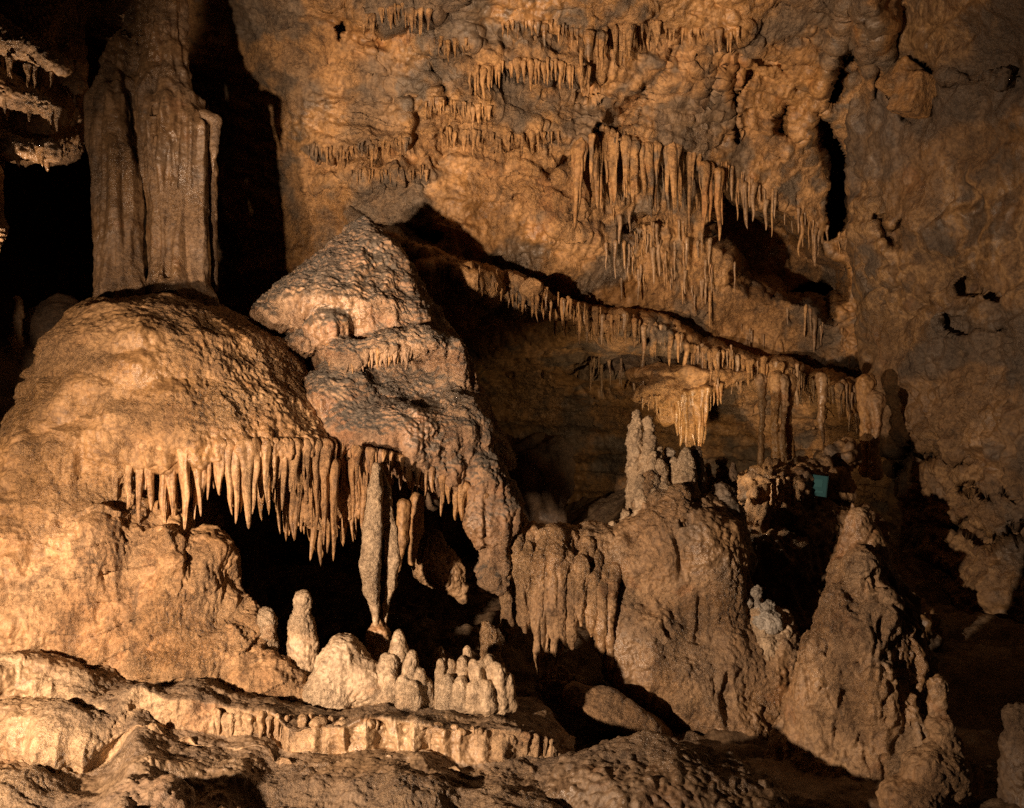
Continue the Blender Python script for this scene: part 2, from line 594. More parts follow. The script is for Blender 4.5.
def ceiling():
    NU, NV = 860, 760
    u = np.linspace(px_k[0], px_k[-1], NU)
    # denser rows where the picture shows it
    v = np.concatenate([np.linspace(-300, -20, 90, endpoint=False), np.linspace(-20, 420, 520, endpoint=False), np.linspace(420, 660, NV - 610)])
    Y = resample(resample(YC, v, 0, py_k), u, 1, px_k)
    px, py = np.meshgrid(u, v)
    flat = np.stack([px.ravel() * 0.011, py.ravel() * 0.011, Y.ravel() * 0], -1).astype(f32)
    wob = (fbm(flat, 2.0, 4).reshape(px.shape)) * 9
    wob2 = (fbm(flat, 2.0, 4, 40.).reshape(px.shape)) * 9
    qx, qy = px + wob, py + wob2
    # shelf lips the rows hang from
    for pts, out, n, ln, r in ROWS + [(DRAPE, 0.35, 0, 0, 0)]:
        yl = yline(pts, qx)
        s = qy - yl
        fade = sstep(pts[0][0] - 18, pts[0][0] + 6, qx) * (1 - sstep(pts[-1][0] - 6, pts[-1][0] + 18, qx))
        bump = np.where(s < 0, np.exp(-(s / 26.0) ** 2), np.exp(-(s / 3.5) ** 2)) - 0.55 * np.exp(-((s - 14) / 11.0) ** 2)
        Y = Y - .65 * out * bump * fade
    # the slanting ledge and the hollow under it
    s = qy * 0.6 + py * 0.4 - yline(LEDGE, px)
    fl = sstep(335, 430, px)
    off = np.interp(s, [-70, -42, -10, -3, 0, 10, 16, 45, 95, 160], [0, .08, .28, .3, -.55, -.6, -.45, .25, 1.2, 1.5])
    off = np.where(off < 0, off * np.interp(px, [380, 500, 650, 870], [1.6, 1.2, .95, .8]) * (1 + .8 * fbm(flat, 3.0, 2, 70.).reshape(px.shape)), off)
    Y = Y + off * fl
    # long scar and cracks
    for pts, dep in [
        ([(545, 175, 4), (590, 150, 9), (612, 128, 8), (640, 95, 7), (660, 70, 3)], 0.30),
        ([(600, 128, 2), (640, 118, 3), (680, 40, 2), (735, 55, 3), (780, 60, 3), (795, 92, 3)], 0.18),
        ([(735, 40, 3), (733, 95, 5)], 0.5),
        ([(712, 65, 3), (708, 95, 6), (696, 112, 3)], 0.45),
        ([(752, 72, 2), (742, 95, 4), (735, 110, 2), (733, 140, 3)], 0.3),
        ([(855, 18, 3), (851, 55, 8), (838, 85, 12), (830, 100, 6)], 2.),
        ([(786, 108, 4), (782, 130, 9), (800, 145, 6)], 0.7),
        ([(818, 112, 7), (828, 140, 16), (838, 175, 15), (838, 215, 14), (834, 238, 6)], 2.5),
        ([(722, 196, 8), (735, 222, 26), (762, 246, 40), (795, 268, 36), (828, 285, 22)], 3.4),
        ([(790, 300, 8), (815, 295, 14), (828, 312, 8)], 2.2),
        ([(430, 70, 4), (445, 95, 6), (450, 108, 3)], 0.18),
        ([(395, 55, 2), (430, 75, 2), (440, 85, 2)], 0.12),
        ([(345, 15, 3), (342, 32, 6)], 0.5),
        ([(565, 205, 3), (570, 222, 7), (592, 218, 3)], 0.35),
        ([(575, 218, 4), (620, 226, 5), (655, 222, 4)], 0.3),
        ([(400, 222, 4), (418, 232, 10), (440, 240, 10)], 0.5),
    ]:
        d, w = poly_dist(qx, qy, pts)
        Y = Y + dep * (1 - sstep(0.55, 1.25, d / np.maximum(w, 1)))
    # fin-like folds at the top right of the ceiling
    for pts, out in [
        ([(858, -40, 16), (868, 40, 13), (872, 98, 4)], 0.6),
        ([(876, -30, 14), (884, 60, 9), (887, 128, 3)], 0.55),
        ([(842, -40, 12), (846, 20, 9), (820, 90, 5)], 0.3),
    ]:
        d, w = poly_dist(px, py, pts)
        Y = Y - out * (1 - sstep(0.0, 1.3, d / np.maximum(w, 1)))
    # many small overlapping lips, dipping gently to the right
    ph = (qy - .10 * px + 14 * fbm(flat, 1.3, 3, 90.).reshape(px.shape)) / 23.0 + 1.1 * fbm(flat, .9, 2, 95.).reshape(px.shape)
    fr = ph - np.floor(ph)
    lipm = sstep(-.1, .35, fbm(flat, 1.1, 3, 99.).reshape(px.shape) + .25 * np.exp(-((px - 580) / 170) ** 2 - ((py - 90) / 80) ** 2)) * (1 - sstep(180, 260, py)) * sstep(230, 330, px)
    Y = Y - .075 * lipm * np.where(fr < .86, fr / .86, (1 - fr) / .14)
    flute = .7 * lipm * np.exp(-fr / .22)
    for pts, out, n, ln, r in ROWS + [(DRAPE, 0.35, 0, (60, 90), 0)]:
        s2 = qy - yline(pts, qx)
        fade = sstep(pts[0][0] - 18, pts[0][0] + 6, qx) * (1 - sstep(pts[-1][0] - 6, pts[-1][0] + 18, qx))
        flute = np.maximum(flute, fade * sstep(-8, 2, s2) * (1 - sstep(ln[1] * .6, ln[1] * 1.5, s2)))
    V = P(px.ravel(), py.ravel(), Y.ravel()).astype(f32)
    Q = grid_quads(NV, NU)
    N = normals(V, Q)
    under = sstep(5, 60, s).ravel().astype(f32)   # strata show under the ledge
    d = 0.12 * fbm(V, 0.8, 3, 2.) + 0.022 * ridged(V, 2.3, 4, 8., st=(1, .7, 1.3)) + 0.016 * fbm(V, 9, 3, 3.) + .012 * ridged(V, 11, 2, 23., st=(1, .6, .6))
    d -= .04 * sstep(.92, 1.0, 1 - np.abs(nz(V, 1.2, 71.) + .25 * nz(V, 5, 72.)) * 2) * sstep(.0, .3, nz(V, .9, 77.))
    rot = np.stack([(px * .95 + py * .30).ravel() * .011, (py * .95 - px * .30).ravel() * .011, px.ravel() * 0], -1).astype(f32)
    d += (1 - under) * (.05 * nz(rot, 1.0, 5., st=(.5, 3.2, 1)) + .03 * nz(rot, 1.0, 9., st=(1.2, 8, 1)) + .025 * ridged(rot, 1.0, 2, 19., st=(.8, 4, 1)))
    d += (1 - under) * 0.035 * np.clip(nz(V, 7.0, 1., st=(1, .6, .18)), -.2, 1) * sstep(-.1, .3, nz(V, 1.1, 6.))
    d += flute.ravel() * (.10 * nz(V, 7, 31., st=(1, .3, .1)) + .05 * nz(V, 17, 37., st=(1, .3, .12)))
    d += under * 0.09 * ridged(V, 1.6, 3, 5., st=(.15, .15, 2.2))
    V = V + N * d[:, None]
    me = mesh_from('cave_ceiling', V, Q, {'tint': np.clip(sstep(.05, .4, fbm(V, .8, 5, 13., gain=.6)) * .85 + .8 * np.exp(-((px - 350) / 90) ** 2 - ((py - 85) / 60) ** 2).ravel() * sstep(-.2, .3, fbm(V, 2.0, 3, 44.)), 0, 1)})
    add('cave_ceiling', me, M_CEIL, kind='structure')
    return u, v, V.reshape(NV, NU, 3)


cu, cv, CV = ceiling()
print('ceiling', time.time() - T0)


def depth_of_ceiling():
    X = CV.reshape(-1, 3)
    ix = np.round(CX + X[:, 0] / X[:, 1] * F).astype(int)
    iy = np.round(CY - (X[:, 2] - CAMZ) / X[:, 1] * F).astype(int)
    D = np.full((560, 1024), 99.0, f32)
    m = (ix >= 0) & (ix < 1024) & (iy >= 0) & (iy < 560)
    np.minimum.at(D, (iy[m], ix[m]), X[m, 1])
    p = np.pad(D, 1, mode='edge')
    return np.min([p[i:i + 560, j:j + 1024] for i in range(3) for j in range(3)], 0)


CDEPTH = depth_of_ceiling()


def dep(px, py):
    return CDEPTH[int(np.clip(py, 0, 559)), int(np.clip(px, 0, 1023))]


def on_ceiling(px, py):
    """the rock surface seen there"""
    return P(px, py, dep(px, py))


def free(x, y, p, L):
    """does a drip of length L hung at p come out of the rock rather than run inside it?"""
    n = L * F / p[1]
    return dep(x, y + n * .5) > p[1] - .01 and dep(x, y + n * .9) > p[1] - .01


def right_wall():
    pk = np.array([838, 850, 880, 940, 1024, 1140, 1300.])
    vk = np.array([-320, -120, 0, 120, 240, 360, 480, 600, 720, 860.])
    base = np.array([13.4, 10.9, 10.1, 9.3, 8.3, 7.0, 5.4])
    mul = np.array([.60, .80, .9, .97, 1.0, 1.02, 1.02, 1.0, .98, .94])
    Yk = mul[:, None] * base[None]
    Yk[:3, 0] = Yk[:3, 1] + .4
    NU, NV = 460, 620
    t = np.linspace(0, 1, NU)
    u = 838 + (1300 - 838) * t ** 1.25
    v = np.linspace(-320, 860, NV)
    Y = resample(resample(Yk, v, 0, vk), u, 1, pk)
    px, py = np.meshgrid(u, v)
    # the wall's near edge leans: it starts further right lower down
    px = px + np.interp(py, [-320, 200, 330, 420, 520, 860], [30, 0, 8, 28, 60, 60])[:, :] * (1 - sstep(838, 1000, px))
    flat = np.stack([px.ravel() * 0.011, py.ravel() * 0.011, Y.ravel() * 0], -1).astype(f32)
    qx = px + fbm(flat, 2.0, 4, 3.).reshape(px.shape) * 9
    qy = py + fbm(flat, 2.0, 4, 60.).reshape(px.shape) * 9
    for pts, dep in [
        ([(898, 68, 6), (920, 72, 9), (935, 82, 8), (936, 100, 6)], 0.8),
        ([(895, 92, 4), (902, 118, 5)], .5),
        ([(905, 440, 8), (930, 455, 12), (960, 462, 6)], .6),
        ([(885, 445, 6), (905, 460, 10), (903, 480, 6)], .8),
        ([(960, 290, 6), (1000, 300, 4)], .3), ([(940, 320, 4), (965, 330, 6), (1010, 332, 3)], .25),
        ([(955, 490, 4), (985, 500, 6), (1010, 498, 3)], .3),
        ([(880, 220, 6), (892, 240, 10), (905, 225, 5)], .3),
        ([(960, 530, 8), (1000, 540, 10), (1030, 530, 6)], .35),
        ([(930, 560, 6), (950, 585, 8)], .4),
    ]:
        d, w = poly_dist(qx, qy, pts)
        Y = Y + dep * (1 - sstep(.5, 1.3, d / np.maximum(w, 1)))
    # hanging block and its neighbours
    d, w = poly_dist(qx, qy, [(880, 75, 4), (960, 78, 3), (1010, 84, 2)])
    Y = Y - .12 * (1 - sstep(.3, 1.3, d / w))
    V = P(px.ravel(), py.ravel(), Y.ravel()).astype(f32)
    Q = grid_quads(NV, NU)
    N = normals(V, Q)
    low = sstep(3.0, 1.2, V[:, 2])
    bed = V[:, 2] * 3.2 + .25 * V[:, 0] + .9 * fbm(V, .7, 3, 81.)
    bf = bed - np.floor(bed)
    d = .15 * fbm(V, .8, 3, 22.) + .05 * fbm(V, 2.6, 3, 18.) + .018 * fbm(V, 10, 3, 33.)
    d += .05 * (np.where(bf < .85, bf / .85, (1 - bf) / .15) - .5) * sstep(-.2, .3, nz(V, .9, 85.))
    d -= .07 * sstep(.90, 1.0, 1 - np.abs(nz(V, 1.3, 71.) + .25 * nz(V, 5, 72.)) * 2) * sstep(-.1, .2, nz(V, .9, 77.))
    d -= .06 * sstep(.25, .5, nz(V, 2.4, 61.))
    d += low * (.07 * ridged(V, 2.2, 3, 41., st=(1, 1, .7)) + .06 * billow(V, 5, 3, 4.))
    V = V + N * d[:, None]
    me = mesh_from('cave_wall', V, Q, {'tint': sstep(.05, .35, fbm(V, .7, 3, 3., st=(1, 1, 1.7))) * .85})
    add('cave_wall', me, M_WALL, kind='structure')


right_wall()
print('right wall', time.time() - T0)


# ------------------------------------------------------------------ floor
def floor_z(x, y):
    pts = np.array([(-6, 3, -.7), (-3, 3.5, -.6), (-1, 4, -.62), (-3, 7, -.35), (-1.3, 6.2, -.45), (-1.2, 8.5, -.7), (-.4, 9.3, -.7), (-.6, 10.3, -.6), (-3, 11, -.5), (.35, 4.2, -.62), (.4, 5.6, -.85),
                    (1.2, 3.4, -.5), (1.2, 5.2, -.88), (2.2, 5.5, -.86), (2.0, 4.4, -.66), (.6, 7, -.85), (2, 7.5, -.8), (3.5, 6, -.85), (4.5, 8, -.5), (3, 10, -.1), (0, 11, -.4), (1, 9.5, -.5), (0, 0, -.4), (5, 2, -.6), (-6, 9, .2), (2.4, 12, .4)])
    num, den = 0, 0
    for a, b, c in pts:
        w = 1 / ((x - a) ** 2 + (y - b) ** 2 + .12) ** 2
        num, den = num + w * c, den + w
    return num / den


def cave_floor():
    nx, ny = 520, 560
    x = np.linspace(-9, 8, nx)
    y = np.linspace(-2, 15.5, ny)
    X, Yy = np.meshgrid(x, y)
    z = floor_z(X, Yy)
    V = np.stack([X.ravel(), Yy.ravel(), z.ravel()], -1).astype(f32)
    V[:, 2] += .10 * fbm(V, 1.2, 4, 5.) + .045 * billow(V, 4, 3, 2.) + .03 * ridged(V, 3, 3, 7.)
    Q = grid_quads(ny, nx)[:, ::-1]
    add('cave_floor', mesh_from('cave_floor', V, Q), M_MUD, kind='structure')


cave_floor()


# ------------------------------------------------------------------ stalactites
def stal_mesh(name, L, r, seed, flare=1.8, blunt=.25, flat=1.0, seg=16, wav=1.0, step=.02, knob=.0, bend=0.0, fl=2.2, cap=.07):
    """hangs from z=0 down to -L"""
    n = max(10, int(L / step))
    t = np.linspace(0, 1, n) ** .9
    prof = r * ((1 - t) ** .7 * (1 - blunt) + blunt * np.sqrt(np.clip(1 - t ** 6, 0, 1))) + r * (flare - 1) * np.exp(-t * L / (r * fl + .02))
    prof = prof * np.sqrt(np.clip(t / cap, 0, 1))
    prof[-1] = 0
    th = np.linspace(0, 2 * math.pi, seg, endpoint=False)
    Tt, Th = np.meshgrid(t, th, indexing='ij')
    R = prof[:, None] * np.ones_like(Th)
    p = np.stack([np.cos(Th) * 1.3 + seed, np.sin(Th) * 1.3, Tt * L / max(r, .02) * .16 + seed * 3.1], -1).reshape(-1, 3)
    R = R * (1 + .28 * wav * perlin(p.astype(f32)).reshape(R.shape) + .12 * perlin((p * np.array([2.6, 2.6, 2.2])).astype(f32)).reshape(R.shape) + knob * perlin((p * np.array([.4, .4, 4.])).astype(f32)).reshape(R.shape))
    q = np.stack([t * 2.2 + seed * 7.7, t * 0, t * 0], -1).astype(f32)
    ox = perlin(q) * L * .05 + bend * L * t ** 2
    oy = perlin(q + 33) * L * .05
    X = np.cos(Th) * R + ox[:, None]
    Yv = np.sin(Th) * R * flat + oy[:, None]
    V = np.stack([X, Yv, -Tt * L], -1).reshape(-1, 3)
    i = np.arange(n * seg).reshape(n, seg)
    j = np.roll(i, -1, 1)
    Q = np.stack([i[:-1], i[1:], j[1:], j[:-1]], -1).reshape(-1, 4)
    return mesh_from(name, V, Q)


LIB = {}


def lib(kind, mat, k):
    key = (kind, mat.name, k)
    if key not in LIB:
        sd = 1.7 * k + len(LIB) * .37
        if kind == 'small':
            me = stal_mesh('stalactite', 1.0, .075 + .025 * (k % 3), sd, 1.9, .22, .85, 12, 1.2, .04)
        elif kind == 'straw':
            me = stal_mesh('stalactite', 1.0, .045 + .01 * (k % 3), sd, 1.8, .45, .9, 10, 1.0, .05)
        else:
            me = stal_mesh('drapery', 1.0, .05 + .014 * (k % 3), sd, 2.0, .35, .8, 20, 1.3, .02, .12)
        if kind == 'fringe':
            bpy.data.meshes.remove(me)
            me = stal_mesh('fringe', 1.0, .062 + .012 * (k % 3), sd, 2.5, .3, .75, 22, 1.6, .016, .08, .03, 3.2, .14)
        elif kind == 'stub':
            bpy.data.meshes.remove(me)
            me = stal_mesh('stub', 1.0, .12 + .03 * (k % 3), sd, 1.7, .6, .8, 20, 1.5, .03, .12, 0, 2.5, .3)
        me.materials.append(mat)
        LIB[key] = me
    return LIB[key]


def hang(pos, L, kind, mat, k, label=None, cat=None, group=None, parent=None, fat=1.0, name='stalactite'):
    o = bpy.data.objects.new(name, lib(kind, mat, k))
    COL.objects.link(o)
    o.location = pos
    o.scale = (L * fat, L * fat, L)
    o.rotation_euler = (rng.normal(0, .03), rng.normal(0, .03), rng.uniform(0, 6.28))
    if parent:
        o.parent = parent
    else:
        o['label'], o['category'], o['group'] = label, cat, group
    return o


ROWLAB = ['small ochre stalactite in the short row at the very top of the ceiling',
          'tiny ochre stalactite in the short row right of the grey veined ceiling patch',
          'small orange stalactite in the wide upper row across the bright ceiling',
          'tiny tan stalactite in the faint row near the top edge of the ceiling',
          'long orange stalactite in the thick fringe on the brightest ceiling patch',
          'tan stalactite in the row just below the forked ceiling crack',
          'small orange stalactite in the lower left row of the orange ceiling patch',
          'small tan stalactite in the curved row above the long dark scar',
          'small tan stalactite in the row at the edge of the column shadow',
          'tiny brown stalactite in the lowest row over the grey peak']
ROWGRP = ['stalactites in the topmost ceiling row', 'stalactites right of the veined ceiling patch', 'stalactites in the wide upper ceiling row', 'stalactites near the top edge of the ceiling', 'thick orange ceiling fringe',
          'stalactites under the forked ceiling crack', 'stalactites in the lower left orange row', 'stalactites in the curved row above the scar', 'stalactites at the edge of the column shadow', 'lowest small stalactites over the grey peak']
for ri, (pts, out, n, ln, r) in enumerate(ROWS):
    n = int(n * 1.35)
    for k in range(n):
        for attempt in range(14):
            x = pts[0][0] + (pts[-1][0] - pts[0][0]) * (k + rng.uniform(.1, .9)) / n
            y = yline(pts, x) + rng.uniform(-3, 3)
            p = on_ceiling(x, y)
            L = rng.uniform(*ln) * rng.uniform(.6, 1.25) * p[1] / F
            if free(x, y, p, L):
                break
        else:
            continue
        hang(p + np.array([0, -.015, .05]), L, ('small', 'straw', 'fringe')[int(rng.integers(3))], M_CEIL, k % 6, ROWLAB[ri], 'stalactite', ROWGRP[ri], fat=rng.uniform(.8, 1.3))
# long draperies
for k in range(46):
    for attempt in range(14):
        x = 576 + 146 * (k + rng.uniform(-.8, 1.8)) / 46
        y = yline(DRAPE, x) + rng.uniform(-3, 3)
        p = on_ceiling(x, y)
        L = rng.uniform(28, 92) * p[1] / F
        if free(x, y, p, L):
            break
    else:
        continue
    hang(p + np.array([0, .0, .08]), L, 'drape' if k % 3 else 'fringe', M_CEIL, k % 7, 'long ochre drapery hanging in the big curtain under the dark scar', 'drapery', 'long draperies in the middle of the ceiling', fat=rng.uniform(.4, .9), name='drapery')
# ledge fringe
for k in range(74):
    for attempt in range(14):
        x = 505 + 355 * (k + rng.uniform(.1, .9)) / 74
        y = yline(LEDGE, x) + rng.uniform(1, 10)
        p = on_ceiling(x, y)
        L = rng.uniform(14, 40) * p[1] / F
        if free(x, y, p, L):
            break
    else:
        continue
    hang(p + np.array([0, -.02, .06]), L, 'straw' if k % 3 else 'fringe', M_CEIL if k % 4 else M_STALB, k % 6, 'slim tan stalactite in the long fringe along the slanting ledge', 'stalactite', 'fringe along the slanting ledge', fat=rng.uniform(.9, 1.4))
# straws in the black pocket and around it
for k in range(150):
    for attempt in range(14):
        x = rng.uniform(606, 842)
        if x < 716:
            y0 = np.interp(x, [606, 690, 716], [215, 230, 240]) + rng.uniform(-6, 66)
        else:
            y0 = np.interp(x, [716, 725, 745, 770, 800, 842], [176, 178, 190, 204, 228, 252]) + rng.uniform(-16, 3)
            if rng.uniform() < .3:
                y0 += rng.uniform(78, 104)
        p = on_ceiling(x, y0)
        yy = p[1]
        L = rng.uniform(8, 40) * rng.uniform(.5, 1.3) * yy / F
        if free(x, y0, p, L):
            break
    else:
        continue
    hang(p + np.array([0, 0, .06]), L, 'straw', M_STALB if k % 3 else M_STAL, k % 6, 'thin straw stalactite in or beside the black pocket in the ceiling', 'stalactite', 'straws around the black ceiling pocket', fat=rng.uniform(.6, 1.3), name='soda_straw')
for k in range(48):
    for attempt in range(14):
        x = rng.uniform(430, 640)
        y = yline(LEDGE, x) + rng.uniform(-10, 26)
        p = on_ceiling(x, y)
        L = rng.uniform(6, 24) * p[1] / F
        if free(x, y, p, L):
            break
    else:
        continue
    hang(p + np.array([0, -.02, .05]), L, 'straw', M_CEIL, k % 6, 'tiny ochre straw on the left half of the slanting ledge, right of the grey hood', 'stalactite', 'straws on the left half of the ledge', fat=rng.uniform(.7, 1.5), name='soda_straw')
# under the ledge
for k in range(40):
    for attempt in range(14):
        x = rng.uniform(590, 740)
        y = np.interp(x, [590, 640, 730], [362, 366, 372]) + rng.uniform(-4, 10)
        p = on_ceiling(x, y)
        L = rng.uniform(12, 34) * p[1] / F
        if free(x, y, p, L):
            break
    else:
        continue
    hang(p + np.array([0, -.03, .06]), L, 'straw', M_STALB, k % 6, 'thin brown straw hanging from the dim ceiling under the ledge', 'stalactite', 'straws in the hollow under the ledge', fat=rng.uniform(.8, 1.4), name='soda_straw')
for k in range(60):
    for attempt in range(14):
        x = rng.uniform(690, 862)
        y = yline(LEDGE, x) + rng.uniform(-26, 30)
        p = on_ceiling(x, y)
        L = rng.uniform(8, 24) * p[1] / F
        if free(x, y, p, L):
            break
    else:
        continue
    hang(p + np.array([0, -.02, .05]), L, 'straw', M_STALB, k % 6, 'tiny brown straw in the shaggy right end of the slanting ledge', 'stalactite', 'straws at the right end of the ledge', fat=rng.uniform(.8, 1.5), name='soda_straw')
print('stalactites', time.time() - T0)


# ------------------------------------------------------------------ the big flowstone mound on the left
def scallop(V, size, amp, off=0.):
    ph = V[:, 2] / size + .9 * nz(V, 1.6, off, st=(1, 1, .5)) + .35 * nz(V, 4.5, off + 4, st=(1, 1, .4))
    fr = ph - np.floor(ph)
    return amp * ((1 - fr) ** 2 - .4) * sstep(-.25, .2, nz(V, 1.3, off + 9))


mound = Rock()
mound.lathe([(304, 104, 218, 7.2, .55), (318, 84, 248, 7.2, .9), (345, 60, 288, 7.2, 1.16), (380, 48, 318, 7.2, 1.25), (405, 40, 342, 7.2, 1.30), (425, 36, 366, 7.2, 1.33), (438, 36, 382, 7.2, 1.35), (449, 42, 382, 7.2, 1.34), (458, 56, 372, 7.2, 1.28)], k=.1)
mound.lathe([(385, 62, 200, 6.95, .8), (415, 48, 188, 6.95, .98), (440, 40, 186, 6.95, 1.08), (500, 14, 192, 6.95, 1.16), (540, -24, 204, 6.95, 1.22), (580, -60, 218, 6.95, 1.28), (620, -110, 234, 6.95, 1.34), (665, -170, 262, 6.95, 1.42), (700, -200, 280, 6.95, 1.47)], k=.16)
mound.pell(208, 596, 6.12, 28, 62, .26, k=.14)
mound.pell(222, 640, 6.05, 40, 36, .3, k=.16)
mound.pell(160, 590, 5.86, 20, 66, .14, k=.18)
mound.pell(120, 620, 5.80, 26, 50, .14, k=.18)
mound.pell(65, 590, 5.72, 36, 60, .16, k=.2)
mound.pell(20, 560, 5.75, 40, 60, .2, k=.2)
mound.pell(95, 545, 5.8, 44, 34, .16, k=.12)
mound.pell(56, 508, 5.85, 38, 24, .16, k=.08)
mound.pell(10, 620, 5.65, 46, 50, .2, k=.18)
mound.pell(130, 524, 6.12, 56, 36, .26, k=.12)
mound.chain([(-20, 500, 6.9, 30), (-40, 560, 6.6, 50)], k=.15)
mound.chain([(190, 650, 5.95, 30), (270, 688, 5.85, 24), (340, 716, 5.75, 16)], k=.14)
mound.pell(75, 470, 6.2, 60, 50, .38, k=.25)
mound.pell(40, 505, 6.1, 42, 50, .4, k=.25)
mound.chain([(60, 650, 5.75, 26), (190, 668, 5.8, 24)], k=.14)
# curtain wall set back under the lip
mound.chain([(268, 480, 6.75, 12), (310, 500, 6.7, 26), (350, 498, 6.75, 22), (375, 480, 6.8, 14)], k=.1)


def mound_d(V, N):
    z = V[:, 2]
    top = sstep(.7, 1.5, z)
    d = .05 * fbm(V, 1.6, 3, 4.)
    d += scallop(V, .20, .06, 2.) * (.12 + .88 * sstep(-2.0, -3., V[:, 0])) * sstep(2.3, 1.7, z)
    rgt = sstep(-2.6, -1.9, V[:, 0]) * sstep(.9, 1.2, z)
    low = sstep(1.0, .7, z)
    d += (.014 + .016 * low) * nz(V, 8, 3., st=(1, 1, .12)) + .010 * nz(V, 20, 8., st=(1, 1, .13))
    d += .010 * fbm(V, 8, 3, 7.) + (.004 + .006 * rgt + .006 * low) * billow(V, 26, 2, 1., st=(1, 1, .6))
    d += low * (.07 * nz(V, 3.2, 13., st=(1, 1, .28)) + .035 * ridged(V, 5, 3, 3., st=(1, 1, .3)) - .035 + scallop(V, .19, .03, 7.))
    W = V + .12 * np.stack([nz(V, 2.5, 61.), nz(V, 2.5, 62.), nz(V, 2.5, 63.)], -1)
    lobe = sstep(-1.7, -2.4, V[:, 0]) * sstep(2.3, 2.0, z) * sstep(-.2, .1, z)
    d += lobe * (.085 * (.55 - worley(W, 3.0, 3., st=(1, 1, 1.5))) + .03 * (.55 - worley(W, 6.5, 9., st=(1, 1, 1.3))))
    rip = z * 17 + 1.3 * nz(V, 3, 51.) + .6 * nz(V, 9, 52.)
    d += .006 * np.abs(rip - np.floor(rip) - .5) * 2 * sstep(-.2, .3, nz(V, 1.6, 55.))
    d += .007 * nz(V, 40, 57., st=(1, 1, .5))
    lip = np.exp(-((z - 1.25) / .16) ** 2) * sstep(-3.5, -2.9, V[:, 0])
    d += lip * (.045 * nz(V, 10, 5., st=(1, 1, .05)) + .02 * nz(V, 24, 15., st=(1, 1, .08)))
    return d


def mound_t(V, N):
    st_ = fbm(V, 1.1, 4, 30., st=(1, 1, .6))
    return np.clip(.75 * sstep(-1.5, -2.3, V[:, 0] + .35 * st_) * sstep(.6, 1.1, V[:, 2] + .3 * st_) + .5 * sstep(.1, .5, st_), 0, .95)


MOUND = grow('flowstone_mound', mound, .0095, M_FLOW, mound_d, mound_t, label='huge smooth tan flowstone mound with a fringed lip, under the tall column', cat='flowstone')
# the fringe: each drip a part
def mound_front(px, z):
    """depth of the lip's front below picture column px"""
    # ellipse of the lathe at the lip
    c = P((44 + 384) / 2, 448, 7.2)
    rx, ry = (382 - 38) / 2 / F * 7.2, 1.35
    k = (px - CX) / F
    # (k*y-cx)^2/rx^2+(y-cy)^2/ry^2=1
    A = k * k / rx ** 2 + 1 / ry ** 2
    B = -2 * (k * c[0] / rx ** 2 + c[1] / ry ** 2)
    C = c[0] ** 2 / rx ** 2 + c[1] ** 2 / ry ** 2 - 1
    D = B * B - 4 * A * C
    return (-B - math.sqrt(max(D, 0))) / (2 * A)


FR = [(92, 505), (104, 512), (118, 520), (130, 524), (141, 530), (150, 520), (162, 540), (172, 528), (185, 534), (196, 520), (208, 512), (218, 500), (228, 516), (236, 520), (247, 522), (256, 512), (266, 508), (276, 500), (285, 512),
      (296, 500), (306, 512), (316, 502), (324, 508), (333, 496), (341, 500), (349, 492), (357, 500), (366, 490), (374, 494), (384, 486)]
for k, (x, tip) in enumerate(FR):
    y = mound_front(x, 0) + .05
    top = 1.6 - (446 - CY) / F * y + .06
    tipz = 1.6 - (tip + rng.uniform(-12, 10) - CY) / F * y
    hang((((x - CX) / F) * y, y, top), top - tipz, 'fringe', M_FLOW, k % 9, parent=MOUND, fat=rng.uniform(.5, 1.1), name='stalactite')
    for q in range(3):   # thinner ones between
        x2 = x + rng.uniform(2, 9)
        y2 = mound_front(x2, 0) + rng.uniform(.06, .16)
        hang((((x2 - CX) / F) * y2, y2, top), (top - tipz) * rng.uniform(.4, .95), 'fringe' if q != 1 else 'drape', M_FLOW, (k + 4 * q) % 9, parent=MOUND, fat=rng.uniform(.5, 1.1), name='stalactite' if q < 2 else 'drip')
for k in range(64):  # rust coloured curtain further in
    x = 258 + 118 * (k + rng.uniform(-.5, 1.5)) / 64
    y = 6.5 + rng.uniform(-.08, .22)
    tip = np.interp(x, [262, 290, 330, 345, 375], [524, 542, 566, 548, 530]) + rng.uniform(-34, 4)
    top = 1.22
    hang((((x - CX) / F) * y, y, top), top - (1.6 - (tip - CY) / F * y), ('fringe', 'drape', 'straw')[k % 3], M_ORANGE, k % 6, parent=MOUND, fat=rng.uniform(.55, .95), name='curtain_drip')


# ------------------------------------------------------------------ tall column
def col_d(V, N):
    z = V[:, 2]
    d = .06 * nz(V, 6, 2., st=(1, 1, .07)) + .03 * ridged(V, 8, 2, 22., st=(1, 1, .10)) - .03 + .03 * nz(V, 15, 6., st=(1, 1, .08)) + .009 * fbm(V, 12, 3, 4.)
    d += sstep(3.9, 4.6, z) * (.018 * billow(V, 7, 3, 5.) + .015 * nz(V, 5, 9., st=(.6, .6, 2.5)))
    return d


